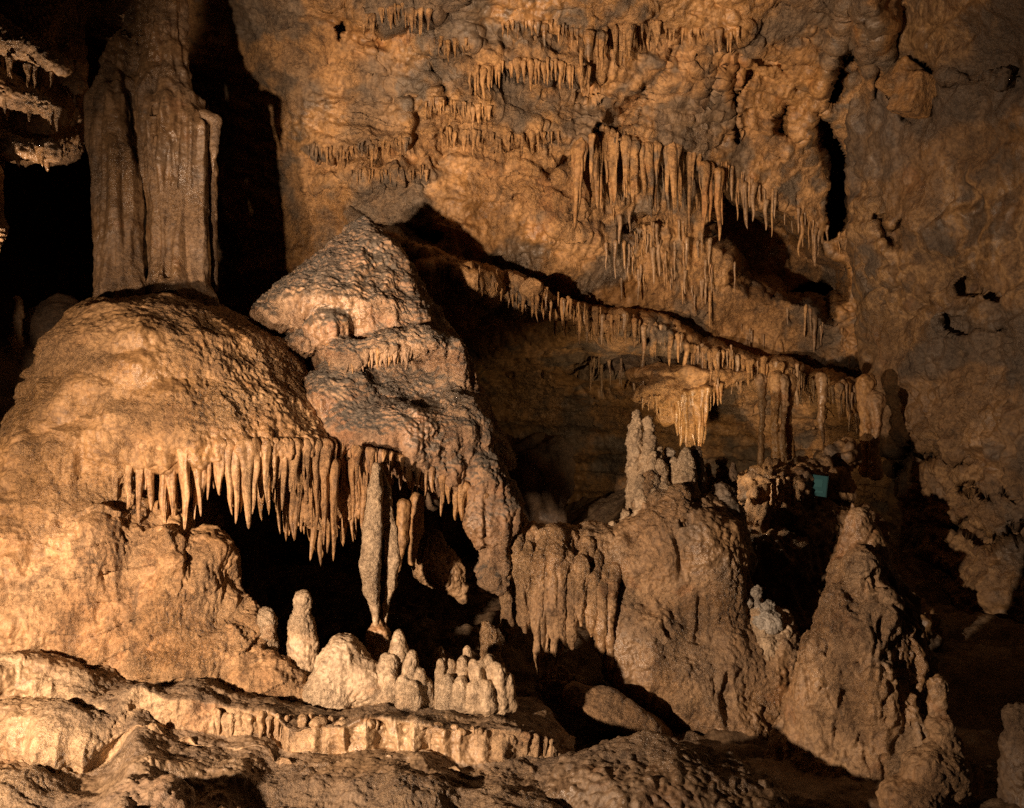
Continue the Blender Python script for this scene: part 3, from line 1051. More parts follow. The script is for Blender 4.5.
COLUMN = bpy.data.objects.new('cave_column', None)
COL.objects.link(COLUMN)
COLUMN['label'] = 'tall fluted double column standing on the flowstone mound'
COLUMN['category'] = 'column'
colt = lambda V, N: .4 * sstep(0, .5, fbm(V, 2, 3, 8.))
r = Rock()
r.lathe([(40, 112, 150, 7.6), (75, 98, 138, 7.55), (100, 91, 136, 7.45), (140, 91, 136, 7.4), (170, 94, 141, 7.35), (262, 96, 143, 7.3), (282, 95, 145, 7.28), (310, 92, 150, 7.25)], k=.05, dr=.9)
r.chain([(118, 60, 7.6, 12), (135, 40, 7.7, 14), (150, 10, 7.7, 16)], k=.1)
grow('shaft', r, .011, M_COL, col_d, colt, parent=COLUMN)
r = Rock()
r.lathe([(-70, 152, 186, 7.5), (20, 152, 184, 7.5), (60, 142, 188, 7.5), (90, 135, 194, 7.5), (112, 135, 206, 7.45), (130, 137, 214, 7.42), (165, 142, 210, 7.4), (210, 150, 209, 7.4), (262, 152, 210, 7.38), (282, 150, 212, 7.36), (310, 146, 217, 7.3)], k=.05, dr=.8)
r.chain([(172, 135, 7.18, 2), (169, 175, 7.18, 5), (167, 275, 7.18, 5)], k=.02, cut=True)
r.chain([(188, 105, 7.2, 1.2), (183, 150, 7.18, 3), (181, 185, 7.2, 1.5)], k=.02, cut=True)
r.chain([(200, 118, 7.24, 1.5), (196, 160, 7.2, 2.5), (199, 280, 7.24, 2)], k=.03, cut=True)
r.chain([(155, 105, 7.22, 1.5), (157, 160, 7.2, 2.2), (156, 270, 7.22, 1.5)], k=.03, cut=True)
grow('shaft', r, .011, M_COL, col_d, colt, parent=COLUMN)
r = Rock()
r.chain([(205, 116, 7.35, 7), (216, 120, 7.35, 5), (214, 150, 7.3, 3.5), (213, 172, 7.3, 1.6)], k=.03)
r.chain([(207, 130, 7.45, 6), (212, 170, 7.5, 5), (215, 290, 7.5, 3.5)], k=.04)
grow('flange', r, .009, M_COL, lambda V, N: .012 * nz(V, 15, 2., st=(1, 1, .1)) + .008 * fbm(V, 14, 2, 1.), colt, parent=COLUMN)


# ------------------------------------------------------------------ grey hooded mass behind the mound
hood = Rock()
hood.lathe([(222, 352, 370, 7.7), (240, 333, 392, 7.7), (262, 308, 408, 7.7), (290, 278, 426, 7.7), (308, 262, 440, 7.7), (322, 272, 448, 7.7), (340, 296, 456, 7.7), (352, 312, 458, 7.7)], k=.08, dr=1.0)
hood.lathe([(290, 335, 420, 7.6), (318, 322, 444, 7.6), (340, 318, 456, 7.6), (365, 312, 466, 7.6), (400, 318, 486, 7.6), (430, 335, 502, 7.6), (455, 350, 514, 7.6), (468, 362, 516, 7.6)], k=.06, dr=1.0)
hood.pell(285, 318, 7.35, 30, 16, .26, k=.05, tilt=.1)
hood.pell(304, 343, 7.25, 20, 14, .2, k=.04)
hood.pell(332, 330, 7.0, 22, 20, .2, k=.06)
hood.pell(350, 352, 6.85, 26, 15, .2, k=.04)
hood.pell(385, 345, 6.85, 26, 17, .2, k=.06)
hood.pell(420, 345, 6.95, 24, 18, .2, k=.06)
hood.pell(445, 350, 7.1, 18, 14, .2, k=.06)
hood.pell(335, 385, 7.0, 24, 10, .2, k=.06)
hood.pell(474, 412, 7.2, 16, 12, .16, k=.08)
hood.pell(470, 440, 6.9, 22, 20, .2, k=.08)
hood.pell(440, 470, 6.75, 30, 26, .25, k=.08)
hood.pell(488, 480, 6.8, 24, 30, .25, k=.08)
hood.pell(500, 515, 6.82, 21, 40, .24, k=.08)
hood.pell(496, 560, 6.85, 17, 34, .2, k=.08)
hood.pell(478, 520, 6.72, 14, 30, .16, k=.08)
hood.pell(410, 440, 6.6, 36, 36, .2, k=.12)
hood.pell(372, 430, 6.85, 50, 30, .4, k=.25)
hood.pell(338, 398, 6.95, 34, 26, .36, k=.2)
hood.pell(452, 372, 7.2, 18, 28, .25, k=.15)
hood.pell(455, 428, 6.9, 32, 34, .3, k=.15)
hood.chain([(300, 368, 6.9, 7), (318, 364, 6.75, 5), (345, 372, 6.7, 4), (400, 368, 6.72, 3)], k=.05, cut=True)
hood.chain([(440, 430, 6.55, 2), (428, 458, 6.38, 4), (420, 480, 6.3, 5)], k=.05, cut=True)


def hood_d(V, N):
    up = np.clip(N[:, 2], 0, 1)
    d = .05 * fbm(V, 2.2, 3, 14.) + .02 * fbm(V, 7, 3, 2.)
    w = worley(V, 13., 3., st=(1, 1, .6))
    d += .018 * (.55 - w) + .012 * billow(V, 24, 2, 6.) + .02 * nz(V, 9, 66., st=(1, 1, .35))
    edge = 1 - sstep(-.2, .5, N[:, 2])
    d += edge * (.035 * nz(V, 13, 5., st=(1, 1, .12)) + .02 * nz(V, 26, 15., st=(1, 1, .15)))
    return d


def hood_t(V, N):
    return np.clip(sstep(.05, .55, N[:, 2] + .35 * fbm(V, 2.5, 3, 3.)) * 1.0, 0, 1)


HOOD = grow('flowstone_hood', hood, .0095, M_GREY, hood_d, hood_t, label='pointed grey knobbly flowstone hood behind the mound, its rim hung with drips', cat='flowstone')
# drips along the two rims
for k in range(26):
    x = 330 + 82 * (k + rng.uniform(.1, .9)) / 26
    y = np.interp(x, [330, 350, 385, 420], [6.82, 6.68, 6.7, 6.78]) + rng.uniform(0, .06)
    py = np.interp(x, [330, 350, 385, 420], [352, 360, 356, 352])
    hang(P(x, py - 10, y), rng.uniform(14, 27) * y / F, 'fringe', M_ORANGE if k % 3 == 0 else M_GREY, k % 9, parent=HOOD, fat=rng.uniform(1.1, 1.8), name='cap_drip')
for k in range(60):
    x = 352 + 150 * (k + rng.uniform(-.5, 1.5)) / 60
    y = np.interp(x, [352, 388, 410, 440, 470, 490, 500], [6.2, 6.3, 6.5, 6.55, 6.62, 6.62, 6.7]) + rng.uniform(0, .12)
    py = np.interp(x, [352, 388, 410, 440, 470, 500], [458, 464, 470, 484, 498, 512])
    hang(P(x, py - 14, y), rng.uniform(18, 46) * y / F, 'fringe', (M_FLOW, M_GREY, M_ORANGE)[k % 3], k % 9, parent=HOOD, fat=rng.uniform(.8, 1.4), name='drip')

# pair of long stalactites under the hood, each reaching its little stalagmite
def shaft(name, pts, mat, label, k=.03, extra=None, grp=None, h=.006, seed=1.):
    r = Rock()
    r.chain(pts, k)
    if extra:
        extra(r)
    return place_base(grow(name, r, h, mat, lambda V, N: .012 * nz(V, 14, seed, st=(1, 1, .2)) + .005 * fbm(V, 30, 2, seed), smooth=2, label=label, cat='stalactite', group=grp))


shaft('long_stalactite', [(377, 466, 6.1, 4), (376, 490, 6.1, 7), (373, 530, 6.1, 9.5), (370, 565, 6.1, 10), (371, 590, 6.1, 8), (375, 608, 6.1, 4), (376, 626, 6.1, 2.6)], M_PALE,
      'long spindle-shaped pale stalactite, the thicker of the pair under the hood lip')
shaft('long_stalactite', [(378, 466, 6.22, 4), (385, 490, 6.2, 5), (391, 530, 6.2, 6.5), (393, 560, 6.2, 7), (391, 585, 6.2, 5.5), (386, 606, 6.2, 3), (384, 628, 6.15, 2.4)], M_PALE,
      'slim curved pale stalactite close beside the thick spindle-shaped one', seed=5.)
# two short ones further right, in the mouth of the hollow
shaft('short_stalactite', [(404, 505, 6.7, 6), (402, 540, 6.7, 6), (398, 570, 6.7, 3)], M_ORANGE, 'short orange stalactite just right of the long pale pair', seed=8.)
shaft('short_stalactite', [(417, 500, 6.75, 7), (416, 530, 6.75, 7), (412, 562, 6.75, 4)], M_ORANGE, 'short orange stalactite at the left of the brown rock under the hood', seed=9.)


def d_lump(V, N, s=1.):
    return .020 * fbm(V, 6, 3, s) + .010 * billow(V, 22, 2, s) + .014 * nz(V, 12, s, st=(1, 1, .22)) + .006 * nz(V, 30, s, st=(1, 1, .2))


def lump(name, rock, mat, label, cat='stalagmite', h=.008, disp=None, tint=None, group=None, smooth=1, seed=1., amp=1.):
    return place_base(grow(name, rock, h, mat, disp or (lambda V, N: amp * d_lump(V, N, seed)), tint, smooth, label=label, cat=cat, group=group))


r = Rock().chain([(432, 538, 7.0, 8), (425, 560, 6.95, 12), (420, 572, 6.95, 8)], k=.08).chain([(434, 545, 7.0, 10), (446, 572, 6.95, 14), (462, 596, 6.95, 6)], k=.08).pell(436, 565, 7.0, 20, 22, .2)
lump('hanging_rock', r, M_BROWN, 'rough brown rock hanging in the mouth of the hollow under the hood', 'rock', disp=lambda V, N: .03 * fbm(V, 5, 4, 3.) + .012 * billow(V, 20, 2, 3.))

# ------------------------------------------------------------------ rock behind the hollow
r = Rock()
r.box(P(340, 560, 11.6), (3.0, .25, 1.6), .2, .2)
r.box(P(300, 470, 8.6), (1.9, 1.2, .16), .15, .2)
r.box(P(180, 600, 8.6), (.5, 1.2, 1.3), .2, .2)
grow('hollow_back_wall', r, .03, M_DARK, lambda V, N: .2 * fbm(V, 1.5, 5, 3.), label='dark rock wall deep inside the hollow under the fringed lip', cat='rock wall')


# ------------------------------------------------------------------ terraces in the foreground
def terrace():
    cols = [-160, -20, 60, 110, 150, 200, 260, 330, 410, 480, 535, 570]
    #      each column: (py, Y) from the back of the tread down to the front
    prof = [
        [(640, 6.0), (652, 5.35), (664, 5.0), (700, 4.96), (708, 4.78), (770, 4.7), (778, 4.5), (850, 4.0), (980, 3.3)],
        [(645, 6.0), (655, 5.45), (662, 5.15), (702, 5.1), (708, 4.9), (768, 4.82), (776, 4.6), (830, 4.1), (960, 3.3)],
        [(650, 6.1), (660, 5.6), (666, 5.35), (702, 5.25), (710, 5.0), (768, 4.9), (778, 4.7), (820, 4.25), (950, 3.4)],
        [(652, 6.2), (664, 5.75), (684, 5.45), (712, 5.2), (722, 5.08), (762, 4.98), (782, 4.85), (815, 4.35), (940, 3.5)],
        [(655, 6.3), (668, 5.9), (690, 5.5), (710, 5.26), (738, 5.22), (746, 5.1), (778, 4.75), (812, 4.4), (940, 3.5)],
        [(658, 6.4), (672, 6.0), (692, 5.55), (710, 5.22), (738, 5.2), (748, 5.1), (772, 4.8), (808, 4.45), (940, 3.5)],
        [(664, 6.4), (680, 6.0), (698, 5.6), (714, 5.24), (741, 5.22), (752, 5.1), (775, 4.85), (808, 4.5), (940, 3.5)],
        [(680, 6.4), (692, 6.0), (706, 5.6), (718, 5.26), (746, 5.24), (756, 5.1), (780, 4.8), (812, 4.5), (940, 3.5)],
        [(690, 6.4), (700, 6.0), (712, 5.6), (724, 5.26), (754, 5.24), (764, 5.1), (786, 4.8), (816, 4.5), (940, 3.5)],
        [(694, 6.4), (704, 6.0), (716, 5.6), (728, 5.24), (762, 5.22), (772, 5.1), (792, 4.8), (820, 4.5), (940, 3.5)],
        [(700, 6.3), (710, 6.0), (722, 5.6), (736, 5.24), (768, 5.22), (778, 5.1), (800, 4.8), (826, 4.5), (940, 3.5)],
        [(735, 6.2), (742, 6.0), (750, 5.6), (762, 5.3), (785, 5.3), (795, 5.2), (815, 4.9), (835, 4.6), (940, 3.6)],
    ]
    A = np.array([[(c, a, b) for a, b in pr] for c, pr in zip(cols, prof)])    # (nu, nv, 3)
    pts = P(A[..., 0], A[..., 1], A[..., 2])
    NU, SV = 900, 46
    pts = resample(pts, np.linspace(cols[0], cols[-1], NU), 0, cols)
    # along the profile: straight runs with rounded lips
    nv = A.shape[1]
    t = np.linspace(0, nv - 1, SV * (nv - 1))
    i = np.minimum(t.astype(int), nv - 2)
    f = (t - i)
    lin = pts[:, i] * (1 - f)[None, :, None] + pts[:, i + 1] * f[None, :, None]
    face = np.where(np.isin(i, (2, 4)), np.sin(np.pi * f), 0)
    lin = lin + np.array([0, -.07, 0])[None, None] * face[None, :, None]
    V = lin
    ker = np.exp(-(np.arange(-10, 11) / 6.5) ** 2)
    ker /= ker.sum()
    pad = np.pad(V, ((0, 0), (10, 10), (0, 0)), mode='edge')
    V = sum(w * pad[:, j:j + V.shape[1]] for j, w in enumerate(ker))
    nu, nvv = V.shape[:2]
    V = V.reshape(-1, 3).astype(f32)
    q = np.arange(nu * nvv).reshape(nu, nvv)
    Q = np.stack([q[:-1, :-1], q[:-1, 1:], q[1:, 1:], q[1:, :-1]], -1).reshape(-1, 4)
    N = normals(V, Q)
    if N[:, 2].mean() < 0:
        Q = Q[:, ::-1]
        N = -N
    riser = 1 - sstep(.3, .8, N[:, 2])
    # wavy lips
    tw = nz(V, 1.3, 23., st=(1, .15, .15))
    V[:, 1] += (.18 * nz(V, 2.0, 3., st=(1, .2, .6)) + .06 * nz(V, 6, 13., st=(1, .2, .6)))
    V[:, 2] += .06 * tw + .03 * nz(V, 4.1, 27., st=(1, .2, .2))
    V = V + np.array([0, 0, 1], f32) * (.13 * np.exp(-((V[:, 0] + 2.22 - .35 * (5.3 - V[:, 1])) / .13) ** 2) * sstep(5.6, 5.2, V[:, 1]))[:, None].astype(f32)
    d = .05 * fbm(V, 2.5, 3, 2.) + .014 * fbm(V, 9, 3, 6.) + .007 * billow(V, 24, 2, 4.)
    d += riser * (.05 * (.5 - np.abs(nz(V, 7, 6., st=(1, .3, .12)) * 2)) + .025 * nz(V, 18, 16., st=(1, .4, .15)))
    d += (1 - riser) * .016 * ridged(V, 6, 3, 3., st=(.35, 1, 1)) + .06 * sstep(4.95, 4.7, V[:, 1]) * fbm(V, 3, 3, 12., st=(.7, 1, 1))
    V = V + N * d[:, None].astype(f32)
    tint = np.clip(sstep(.55, .9, N[:, 2]) * sstep(-3.0, -2.2, V[:, 0]) * .9, 0, 1)
    o = add('rimstone_terrace', mesh_from('rimstone_terrace', V, Q, {'tint': tint}), M_TERR, label='stepped tan rimstone terraces with frilled edges in front of the mound', cat='terrace')
    return o


TERR = terrace()
print('terrace', time.time() - T0)
# frill of stubby drips under the terrace edge
for k in range(100):
    x = 128 + 424 * (k + rng.uniform(-.6, 1.6)) / 100
    yl = np.interp(x, [130, 200, 260, 330, 410, 480, 548], [708, 708, 712, 716, 722, 727, 735])
    y = 5.265 + rng.uniform(-.05, .05)
    hang(P(x, yl + rng.uniform(-2, 4), y), rng.uniform(18, 38) * y / F, 'fringe', M_TERR, k % 9, parent=TERR, fat=rng.uniform(.9, 1.9), name='frill')

# ------------------------------------------------------------------ small stalagmites on the terrace
def bumpy(pts, s):
    return lump


r = Rock().pell(266, 626, 6.0, 11, 19, k=.03).pell(266, 645, 6.0, 12, 22, k=.03).chain([(262, 655, 6.0, 10), (262, 672, 6.0, 20)], k=.06)
lump('stalagmite', r, M_PALE, 'short round-headed pale stalagmite at the left of the hollow mouth', seed=2., amp=.6, h=.006)
r = Rock().pell(303, 604, 5.95, 9, 14, k=.03).pell(302, 630, 5.95, 14, 20, k=.03).pell(308, 645, 5.93, 9, 14, k=.02).pell(296, 648, 5.93, 9, 14, k=.02).chain([(302, 645, 5.95, 14), (302, 675, 5.95, 18)], k=.04)
lump('stalagmite', r, M_PALE, 'pale stalagmite with a knob head, tallest on the terrace', seed=3., amp=.6, h=.006)
r = Rock().pell(343, 660, 5.8, 17, 25, .2, k=.08).chain([(345, 650, 5.8, 14), (365, 680, 5.75, 18), (380, 695, 5.72, 14)], k=.08).pell(335, 690, 5.8, 30, 26, .25, k=.1).pell(328, 672, 5.75, 13, 20, .15, k=.06)
lump('stalagmite', r, M_PALE, 'broad pale sloping lump right of the knob-headed stalagmite', seed=4., amp=.7, h=.006)
r = Rock().chain([(378, 622, 6.12, 4), (378, 634, 6.12, 9), (380, 660, 6.1, 14)], k=.05)
lump('stalagmite', r, M_BROWN, 'tiny brown stalagmite tip right under the long stalactite pair', seed=14.)
r = Rock()
for px, py, rx, rz, Y in [(399, 655, 10, 18, 5.78), (399, 640, 6, 8, 5.78), (399, 634, 3.6, 4, 5.78), (386, 672, 9, 18, 5.7), (377, 684, 8, 14, 5.72), (391, 684, 8, 16, 5.64), (411, 678, 9, 20, 5.62), (411, 660, 5.5, 7, 5.62), (411, 654, 3.2, 4, 5.62), (421, 684, 7, 16, 5.6), (403, 688, 8, 14, 5.56),
                         (428, 690, 6, 12, 5.62), (408, 668, 6, 9, 5.6), (392, 664, 6, 9, 5.68), (413, 692, 8, 12, 5.54)]:
    r.pell(px, py, Y, rx, rz, rx * Y / F * 1.2, k=.02)
    r.chain([(px, py, Y, rx * .85), (px + .1 * (px - 400), 702, Y, rx * 1.15)], k=.022)
lump('stalagmite', r, M_PALE, 'pale knobbly stalagmite with small nipple tips below the stalactite pair', seed=5., h=.005, amp=.5)
r = Rock()
for px, py, rx, rz, Y in [(441, 672, 4, 12, 5.62), (441, 664, 4, 5, 5.62), (450, 664, 4.5, 6, 5.66), (450, 676, 6, 14, 5.66), (462, 661, 4.5, 6, 5.64), (463, 674, 6, 16, 5.64), (467, 650, 4, 5, 5.7), (468, 664, 6, 14, 5.7), (478, 680, 7, 18, 5.58), (474, 668, 5, 9, 5.6), (489, 660, 5.5, 7, 5.62),
                         (490, 676, 6, 14, 5.62), (499, 682, 8, 18, 5.58), (447, 688, 8, 14, 5.56), (461, 690, 8, 12, 5.55), (487, 692, 8, 12, 5.53), (508, 688, 6, 14, 5.6), (474, 692, 8, 12, 5.54), (496, 668, 4, 6, 5.58), (482, 665, 4, 6, 5.6)]:
    r.pell(px, py, Y, rx, rz, rx * Y / F * 1.2, k=.018)
    r.chain([(px, py + 2, Y, rx * .8), (px + .08 * (px - 475), 706, Y, rx * 1.25)], k=.02)
lump('stalagmite_cluster', r, M_PALE, 'cluster of pale rounded knobs at the right end of the terrace row', seed=6., h=.005, amp=.45)
r = Rock().chain([(487, 625, 6.5, 5), (489, 642, 6.5, 9), (490, 680, 6.5, 16)], k=.05)
lump('stalagmite', r, M_BROWN, 'small dim brown stalagmite in shade behind the knob cluster', seed=7.)
r = Rock().pell(439, 652, 6.1, 5, 5, k=.02).chain([(439, 655, 6.1, 4), (439, 700, 6.1, 10)], k=.03)
lump('stalagmite', r, M_PALE, 'tiny pale knob peeping up behind the left of the knob cluster', seed=17.)

# ------------------------------------------------------------------ flowstone slope in the middle
mid = Rock()
mid.lathe([(508, 634, 728, 7.4, .5), (518, 622, 736, 7.4, .62), (540, 614, 744, 7.4, .7), (575, 604, 748, 7.4), (610, 594, 764, 7.35), (640, 596, 784, 7.3), (665, 610, 796, 7.3), (700, 630, 800, 7.2), (740, 650, 800, 7.15), (790, 650, 800, 7.15)], k=.1, dr=1.0)
mid.pell(664, 506, 7.2, 30, 24, .22, k=.08)
mid.pell(700, 512, 7.25, 30, 20, .22, k=.08)
mid.chain([(630, 550, 7.2, 28), (590, 562, 7.05, 32), (545, 562, 6.95, 32), (516, 566, 6.9, 22)], k=.12)
mid.chain([(500, 640, 7.1, 18), (560, 650, 7.0, 24), (590, 655, 6.9, 12)], k=.05, cut=True)
mid.chain([(600, 590, 7.0, 26), (640, 640, 6.85, 36), (680, 690, 6.7, 32), (740, 730, 6.6, 26)], k=.14)
mid.chain([(610, 620, 6.9, 18), (630, 665, 6.8, 22), (650, 700, 6.8, 18)], k=.1)
mid.pell(775, 645, 6.95, 24, 30, .25, k=.1)
mid.pell(770, 680, 6.9, 26, 44, .25, k=.12)
mid.pell(660, 555, 6.9, 44, 44, .2, k=.2)
mid.pell(712, 570, 6.9, 30, 50, .2, k=.2)
mid.pell(535, 535, 7.0, 14, 12, .15, k=.06)
mid.pell(565, 535, 7.0, 16, 10, .15, k=.06)
mid.pell(592, 540, 7.0, 24, 14, .18, k=.06)
mid.pell(610, 572, 6.85, 8, 7, .1, k=.03)
mid.chain([(605, 600, 6.55, 4), (640, 640, 6.45, 5), (665, 665, 6.4, 5), (690, 690, 6.35, 4)], k=.05, cut=True)
mid.chain([(560, 690, 7.2, 20), (640, 760, 7.0, 40), (720, 780, 6.9, 50)], k=.1)


def mid_d(V, N):
    d = .05 * fbm(V, 1.9, 3, 24.) + .022 * nz(V, 7, 13., st=(1, 1, .16)) + .014 * nz(V, 17, 18., st=(1, 1, .16)) + .014 * fbm(V, 8, 3, 17.)
    d += .012 * billow(V, 18, 2, 3.)
    d -= .05 * sstep(.28, .5, nz(V, 6, 44., st=(1, 1, .35)))
    return d


MID = grow('flowstone_slope', mid, .010, M_BROWN, mid_d, lambda V, N: .35 * sstep(0, .4, fbm(V, 1.6, 3, 8.)), label='brown fan-shaped flowstone slope with fat drips, below the stalagmite crown', cat='flowstone')
for k, (x, top, tip, Y, fat) in enumerate([(506, 556, 640, 6.75, 1.5), (517, 556, 612, 6.72, 1.2), (527, 570, 632, 6.7, 1.5), (536, 580, 640, 6.68, 1.3), (546, 570, 668, 6.66, 1.3), (553, 570, 664, 6.64, 1.3), (560, 580, 650, 6.64, 1.2),
                                           (572, 590, 648, 6.66, 1.2), (583, 580, 625, 6.66, 1.3), (592, 590, 636, 6.66, 1.2), (601, 600, 660, 6.66, 1.2), (611, 600, 676, 6.66, 1.0), (512, 580, 626, 6.8, 1.2), (566, 575, 620, 6.7, 1.4), (540, 570, 690, 6.62, .9)]):
    w = 5.5 * fat
    bx = x + rng.uniform(-3, 3)
    r = Rock().chain([(x + 3, top - 34, Y + .16, w * 1.5), (x, top - 12, Y + .04, w * 1.25), (bx, (top * .5 + tip * .5), Y, w * 1.05), (bx, tip - 12, Y, w * .8), (bx + 1, tip, Y, w * .3)], k=.03)
    grow('drip', r, .008, M_BROWN, lambda V, N: mid_d(V, N) * .6, parent=MID, smooth=2)

r = Rock().pell(776, 634, 6.92, 20, 26, .2, k=.06).pell(764, 650, 6.82, 18, 22, .16, k=.06).pell(786, 648, 6.9, 12, 16, .14, k=.05).pell(758, 622, 6.9, 14, 18, .16, k=.05)
grow('calcite_crust', r, .008, M_PALE, lambda V, N: .02 * fbm(V, 7, 3, 3.) + .02 * nz(V, 18, 3., st=(1, 1, .2)) + .012 * billow(V, 22, 2, 3.), parent=MID)

# white calcite knobs on the slope's right shoulder
r = Rock().chain([(757, 592, 6.85, 4), (758, 604, 6.85, 3.6), (758, 622, 6.85, 6)], k=.02).pell(757, 591, 6.85, 5.5, 6.5, k=.02).pell(769, 606, 6.83, 6.5, 7, k=.02).pell(748, 603, 6.85, 4.5, 5, k=.02).pell(766, 620, 6.83, 14, 13, .14, k=.03)
lump('calcite_knob', r, M_PALE, 'small white knobbed calcite sprout on the right shoulder of the brown slope', seed=8., h=.005, tint=lambda V, N: np.ones(len(V)))

# ------------------------------------------------------------------ stalagmite crown on the slope
CG = 'stalagmites standing on the brown slope'


def crown(pts, mat, label, seed, extra=None, h=.0065, tint=None):
    r = Rock()
    r.chain(pts, k=.04)
    if extra:
        extra(r)
    return lump('stalagmite', r, mat, label, seed=seed, h=h, group=CG, tint=tint, disp=lambda V, N: .014 * fbm(V, 9, 3, seed) + .012 * billow(V, 14, 2, seed + 3, st=(1, 1, 1.6)) + .008 * nz(V, 20, seed, st=(1, 1, .2)))


greyt = lambda V, N: .5 * np.ones(len(V))
crown([(637, 416, 7.3, 5.5), (635, 435, 7.3, 7), (636, 470, 7.3, 9), (640, 530, 7.3, 14)], M_PALE, 'tall pale stalagmite at the left end of the crown on the slope', 1., lambda r: r.pell(629, 441, 7.3, 4, 4, k=.02))
crown([(648, 421, 7.25, 5), (650, 440, 7.25, 6.5), (645, 480, 7.25, 8), (648, 530, 7.25, 15)], M_PALE, 'tall pale stalagmite fused to the leftmost one of the crown', 2.)
crown([(657, 450, 7.3, 6), (656, 480, 7.25, 8), (660, 530, 7.2, 14)], M_PALE, 'slim tan stalagmite between the tall pair and the shorter stumps', 3., lambda r: r.pell(660, 468, 7.2, 8, 10, k=.03))
crown([(650, 474, 7.12, 5), (645, 486, 7.12, 7), (640, 505, 7.12, 8)], M_BROWN, 'short leaning brown stump in front of the tall pale pair', 4.)
crown([(669, 453, 7.35, 6), (672, 470, 7.35, 7), (672, 500, 7.3, 10), (672, 530, 7.25, 16)], M_PALE, 'grey white stalagmite with a drooping top in the middle of the crown', 5., tint=greyt)
crown([(686, 455, 7.2, 7), (686, 475, 7.2, 10), (687, 500, 7.2, 14), (686, 530, 7.2, 18)], M_PALE, 'broad pale stump in front of the bright glow', 6.)
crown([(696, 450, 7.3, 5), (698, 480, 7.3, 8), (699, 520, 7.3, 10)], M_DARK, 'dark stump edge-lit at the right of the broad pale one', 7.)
crown([(664, 470, 7.2, 4), (664, 490, 7.15, 6), (664, 520, 7.1, 10)], M_PALE, 'narrow pale stalagmite right in front of the drooping grey one', 16.)
crown([(676, 462, 7.25, 5), (678, 485, 7.2, 7), (678, 520, 7.15, 11)], M_PALE, 'pale ribbed stalagmite touching the broad stump on its left', 17.)
crown([(653, 455, 7.2, 4), (652, 480, 7.15, 6), (652, 520, 7.1, 10)], M_PALE, 'pale slender stalagmite just right of the fused tall pair', 18.)
crown([(640, 480, 7.1, 5), (641, 500, 7.1, 7), (642, 525, 7.05, 11)], M_PALE, 'stubby pale stalagmite at the foot of the tall pair', 19.)
crown([(678, 495, 7.0, 12), (672, 520, 7.0, 24), (690, 530, 7.0, 22)], M_BROWN, 'low rounded brown base lump at the front of the crown', 8.)
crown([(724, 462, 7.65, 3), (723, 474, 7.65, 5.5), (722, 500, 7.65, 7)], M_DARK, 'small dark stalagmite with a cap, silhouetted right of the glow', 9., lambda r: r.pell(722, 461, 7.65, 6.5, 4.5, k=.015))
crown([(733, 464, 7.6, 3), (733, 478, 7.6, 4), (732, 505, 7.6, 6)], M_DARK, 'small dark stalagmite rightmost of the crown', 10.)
crown([(708, 466, 7.7, 3), (709, 480, 7.7, 4), (709, 510, 7.7, 6)], M_BROWN, 'small pointed stalagmite just right of the bright glow', 11.)
crown([(722, 496, 7.3, 13), (724, 520, 7.25, 21), (726, 560, 7.2, 28)], M_BROWN, 'grey brown cone-shaped stalagmite at the right of the crown', 12., tint=lambda V, N: np.ones(len(V)))
crown([(612, 526, 7.1, 5), (610, 545, 7.1, 9)], M_PALE, 'small pale knob low on the left shoulder of the slope', 13.)
crown([(626, 514, 7.15, 5), (626, 536, 7.15, 9)], M_PALE, 'small pale knob at the foot of the tall left stalagmite', 14.)

# ------------------------------------------------------------------ cone stalagmite on the right
cone = Rock()
cone.lathe([(508, 854, 866, 6.0), (520, 848, 872, 6.0), (545, 838, 886, 6.0), (580, 829, 903, 6.0), (620, 817, 918, 6.0), (660, 804, 930, 6.0), (700, 790, 938, 6.0), (740, 774, 940, 6.0), (775, 766, 946, 6.0), (830, 760, 950, 6.0)], k=.08, dr=.9)
cone.pell(857, 522, 5.98, 10, 12, .07, k=.04)
cone.pell(900, 660, 5.75, 24, 44, .15, k=.08)
cone.pell(838, 615, 5.8, 16, 30, .14, k=.08)
cone.pell(815, 690, 5.85, 22, 50, .16, k=.16)
cone.pell(862, 570, 5.8, 18, 26, .14, k=.08)
cone.pell(880, 612, 5.72, 18, 26, .14, k=.08)
cone.pell(880, 690, 5.6, 24, 40, .15, k=.08)
cone.pell(905, 735, 5.6, 22, 40, .15, k=.08)
cone.pell(860, 640, 5.7, 20, 30, .15, k=.08)


def cone_d(V, N):
    z = V[:, 2]
    mid_ = sstep(.75, .2, z) * (.4 + .6 * sstep(-.8, -.4, z))
    rt = sstep(1.9, 2.4, V[:, 0])
    d = .03 * fbm(V, 3, 3, 4.) + .012 * fbm(V, 11, 3, 3.) + .010 * nz(V, 15, 3., st=(1, 1, .25))
    d += mid_ * (.4 + .6 * rt) * (.045 * fbm(V, 5, 3, 9., st=(1, 1, .55)) + .03 * billow(V, 9, 2, 7., st=(1, 1, .5)))
    d -= (.018 + .03 * rt) * sstep(.28, .5, nz(V, 8, 31., st=(1, 1, .6))) + .03 * mid_ * sstep(.2, .45, nz(V, 17, 35., st=(1, 1, .6)))
    d += .008 * billow(V, 26, 2, 3.) + mid_ * .045 * (.5 - worley(V, 5.5, 3., st=(1, 1, .6)))
    return d


CONE = grow('cone_stalagmite', cone, .009, M_BROWN, cone_d, lambda V, N: .3 * sstep(-.1, .4, fbm(V, 2.2, 3, 8.)), label='big pitted brown cone-shaped stalagmite alone at the right', cat='stalagmite')
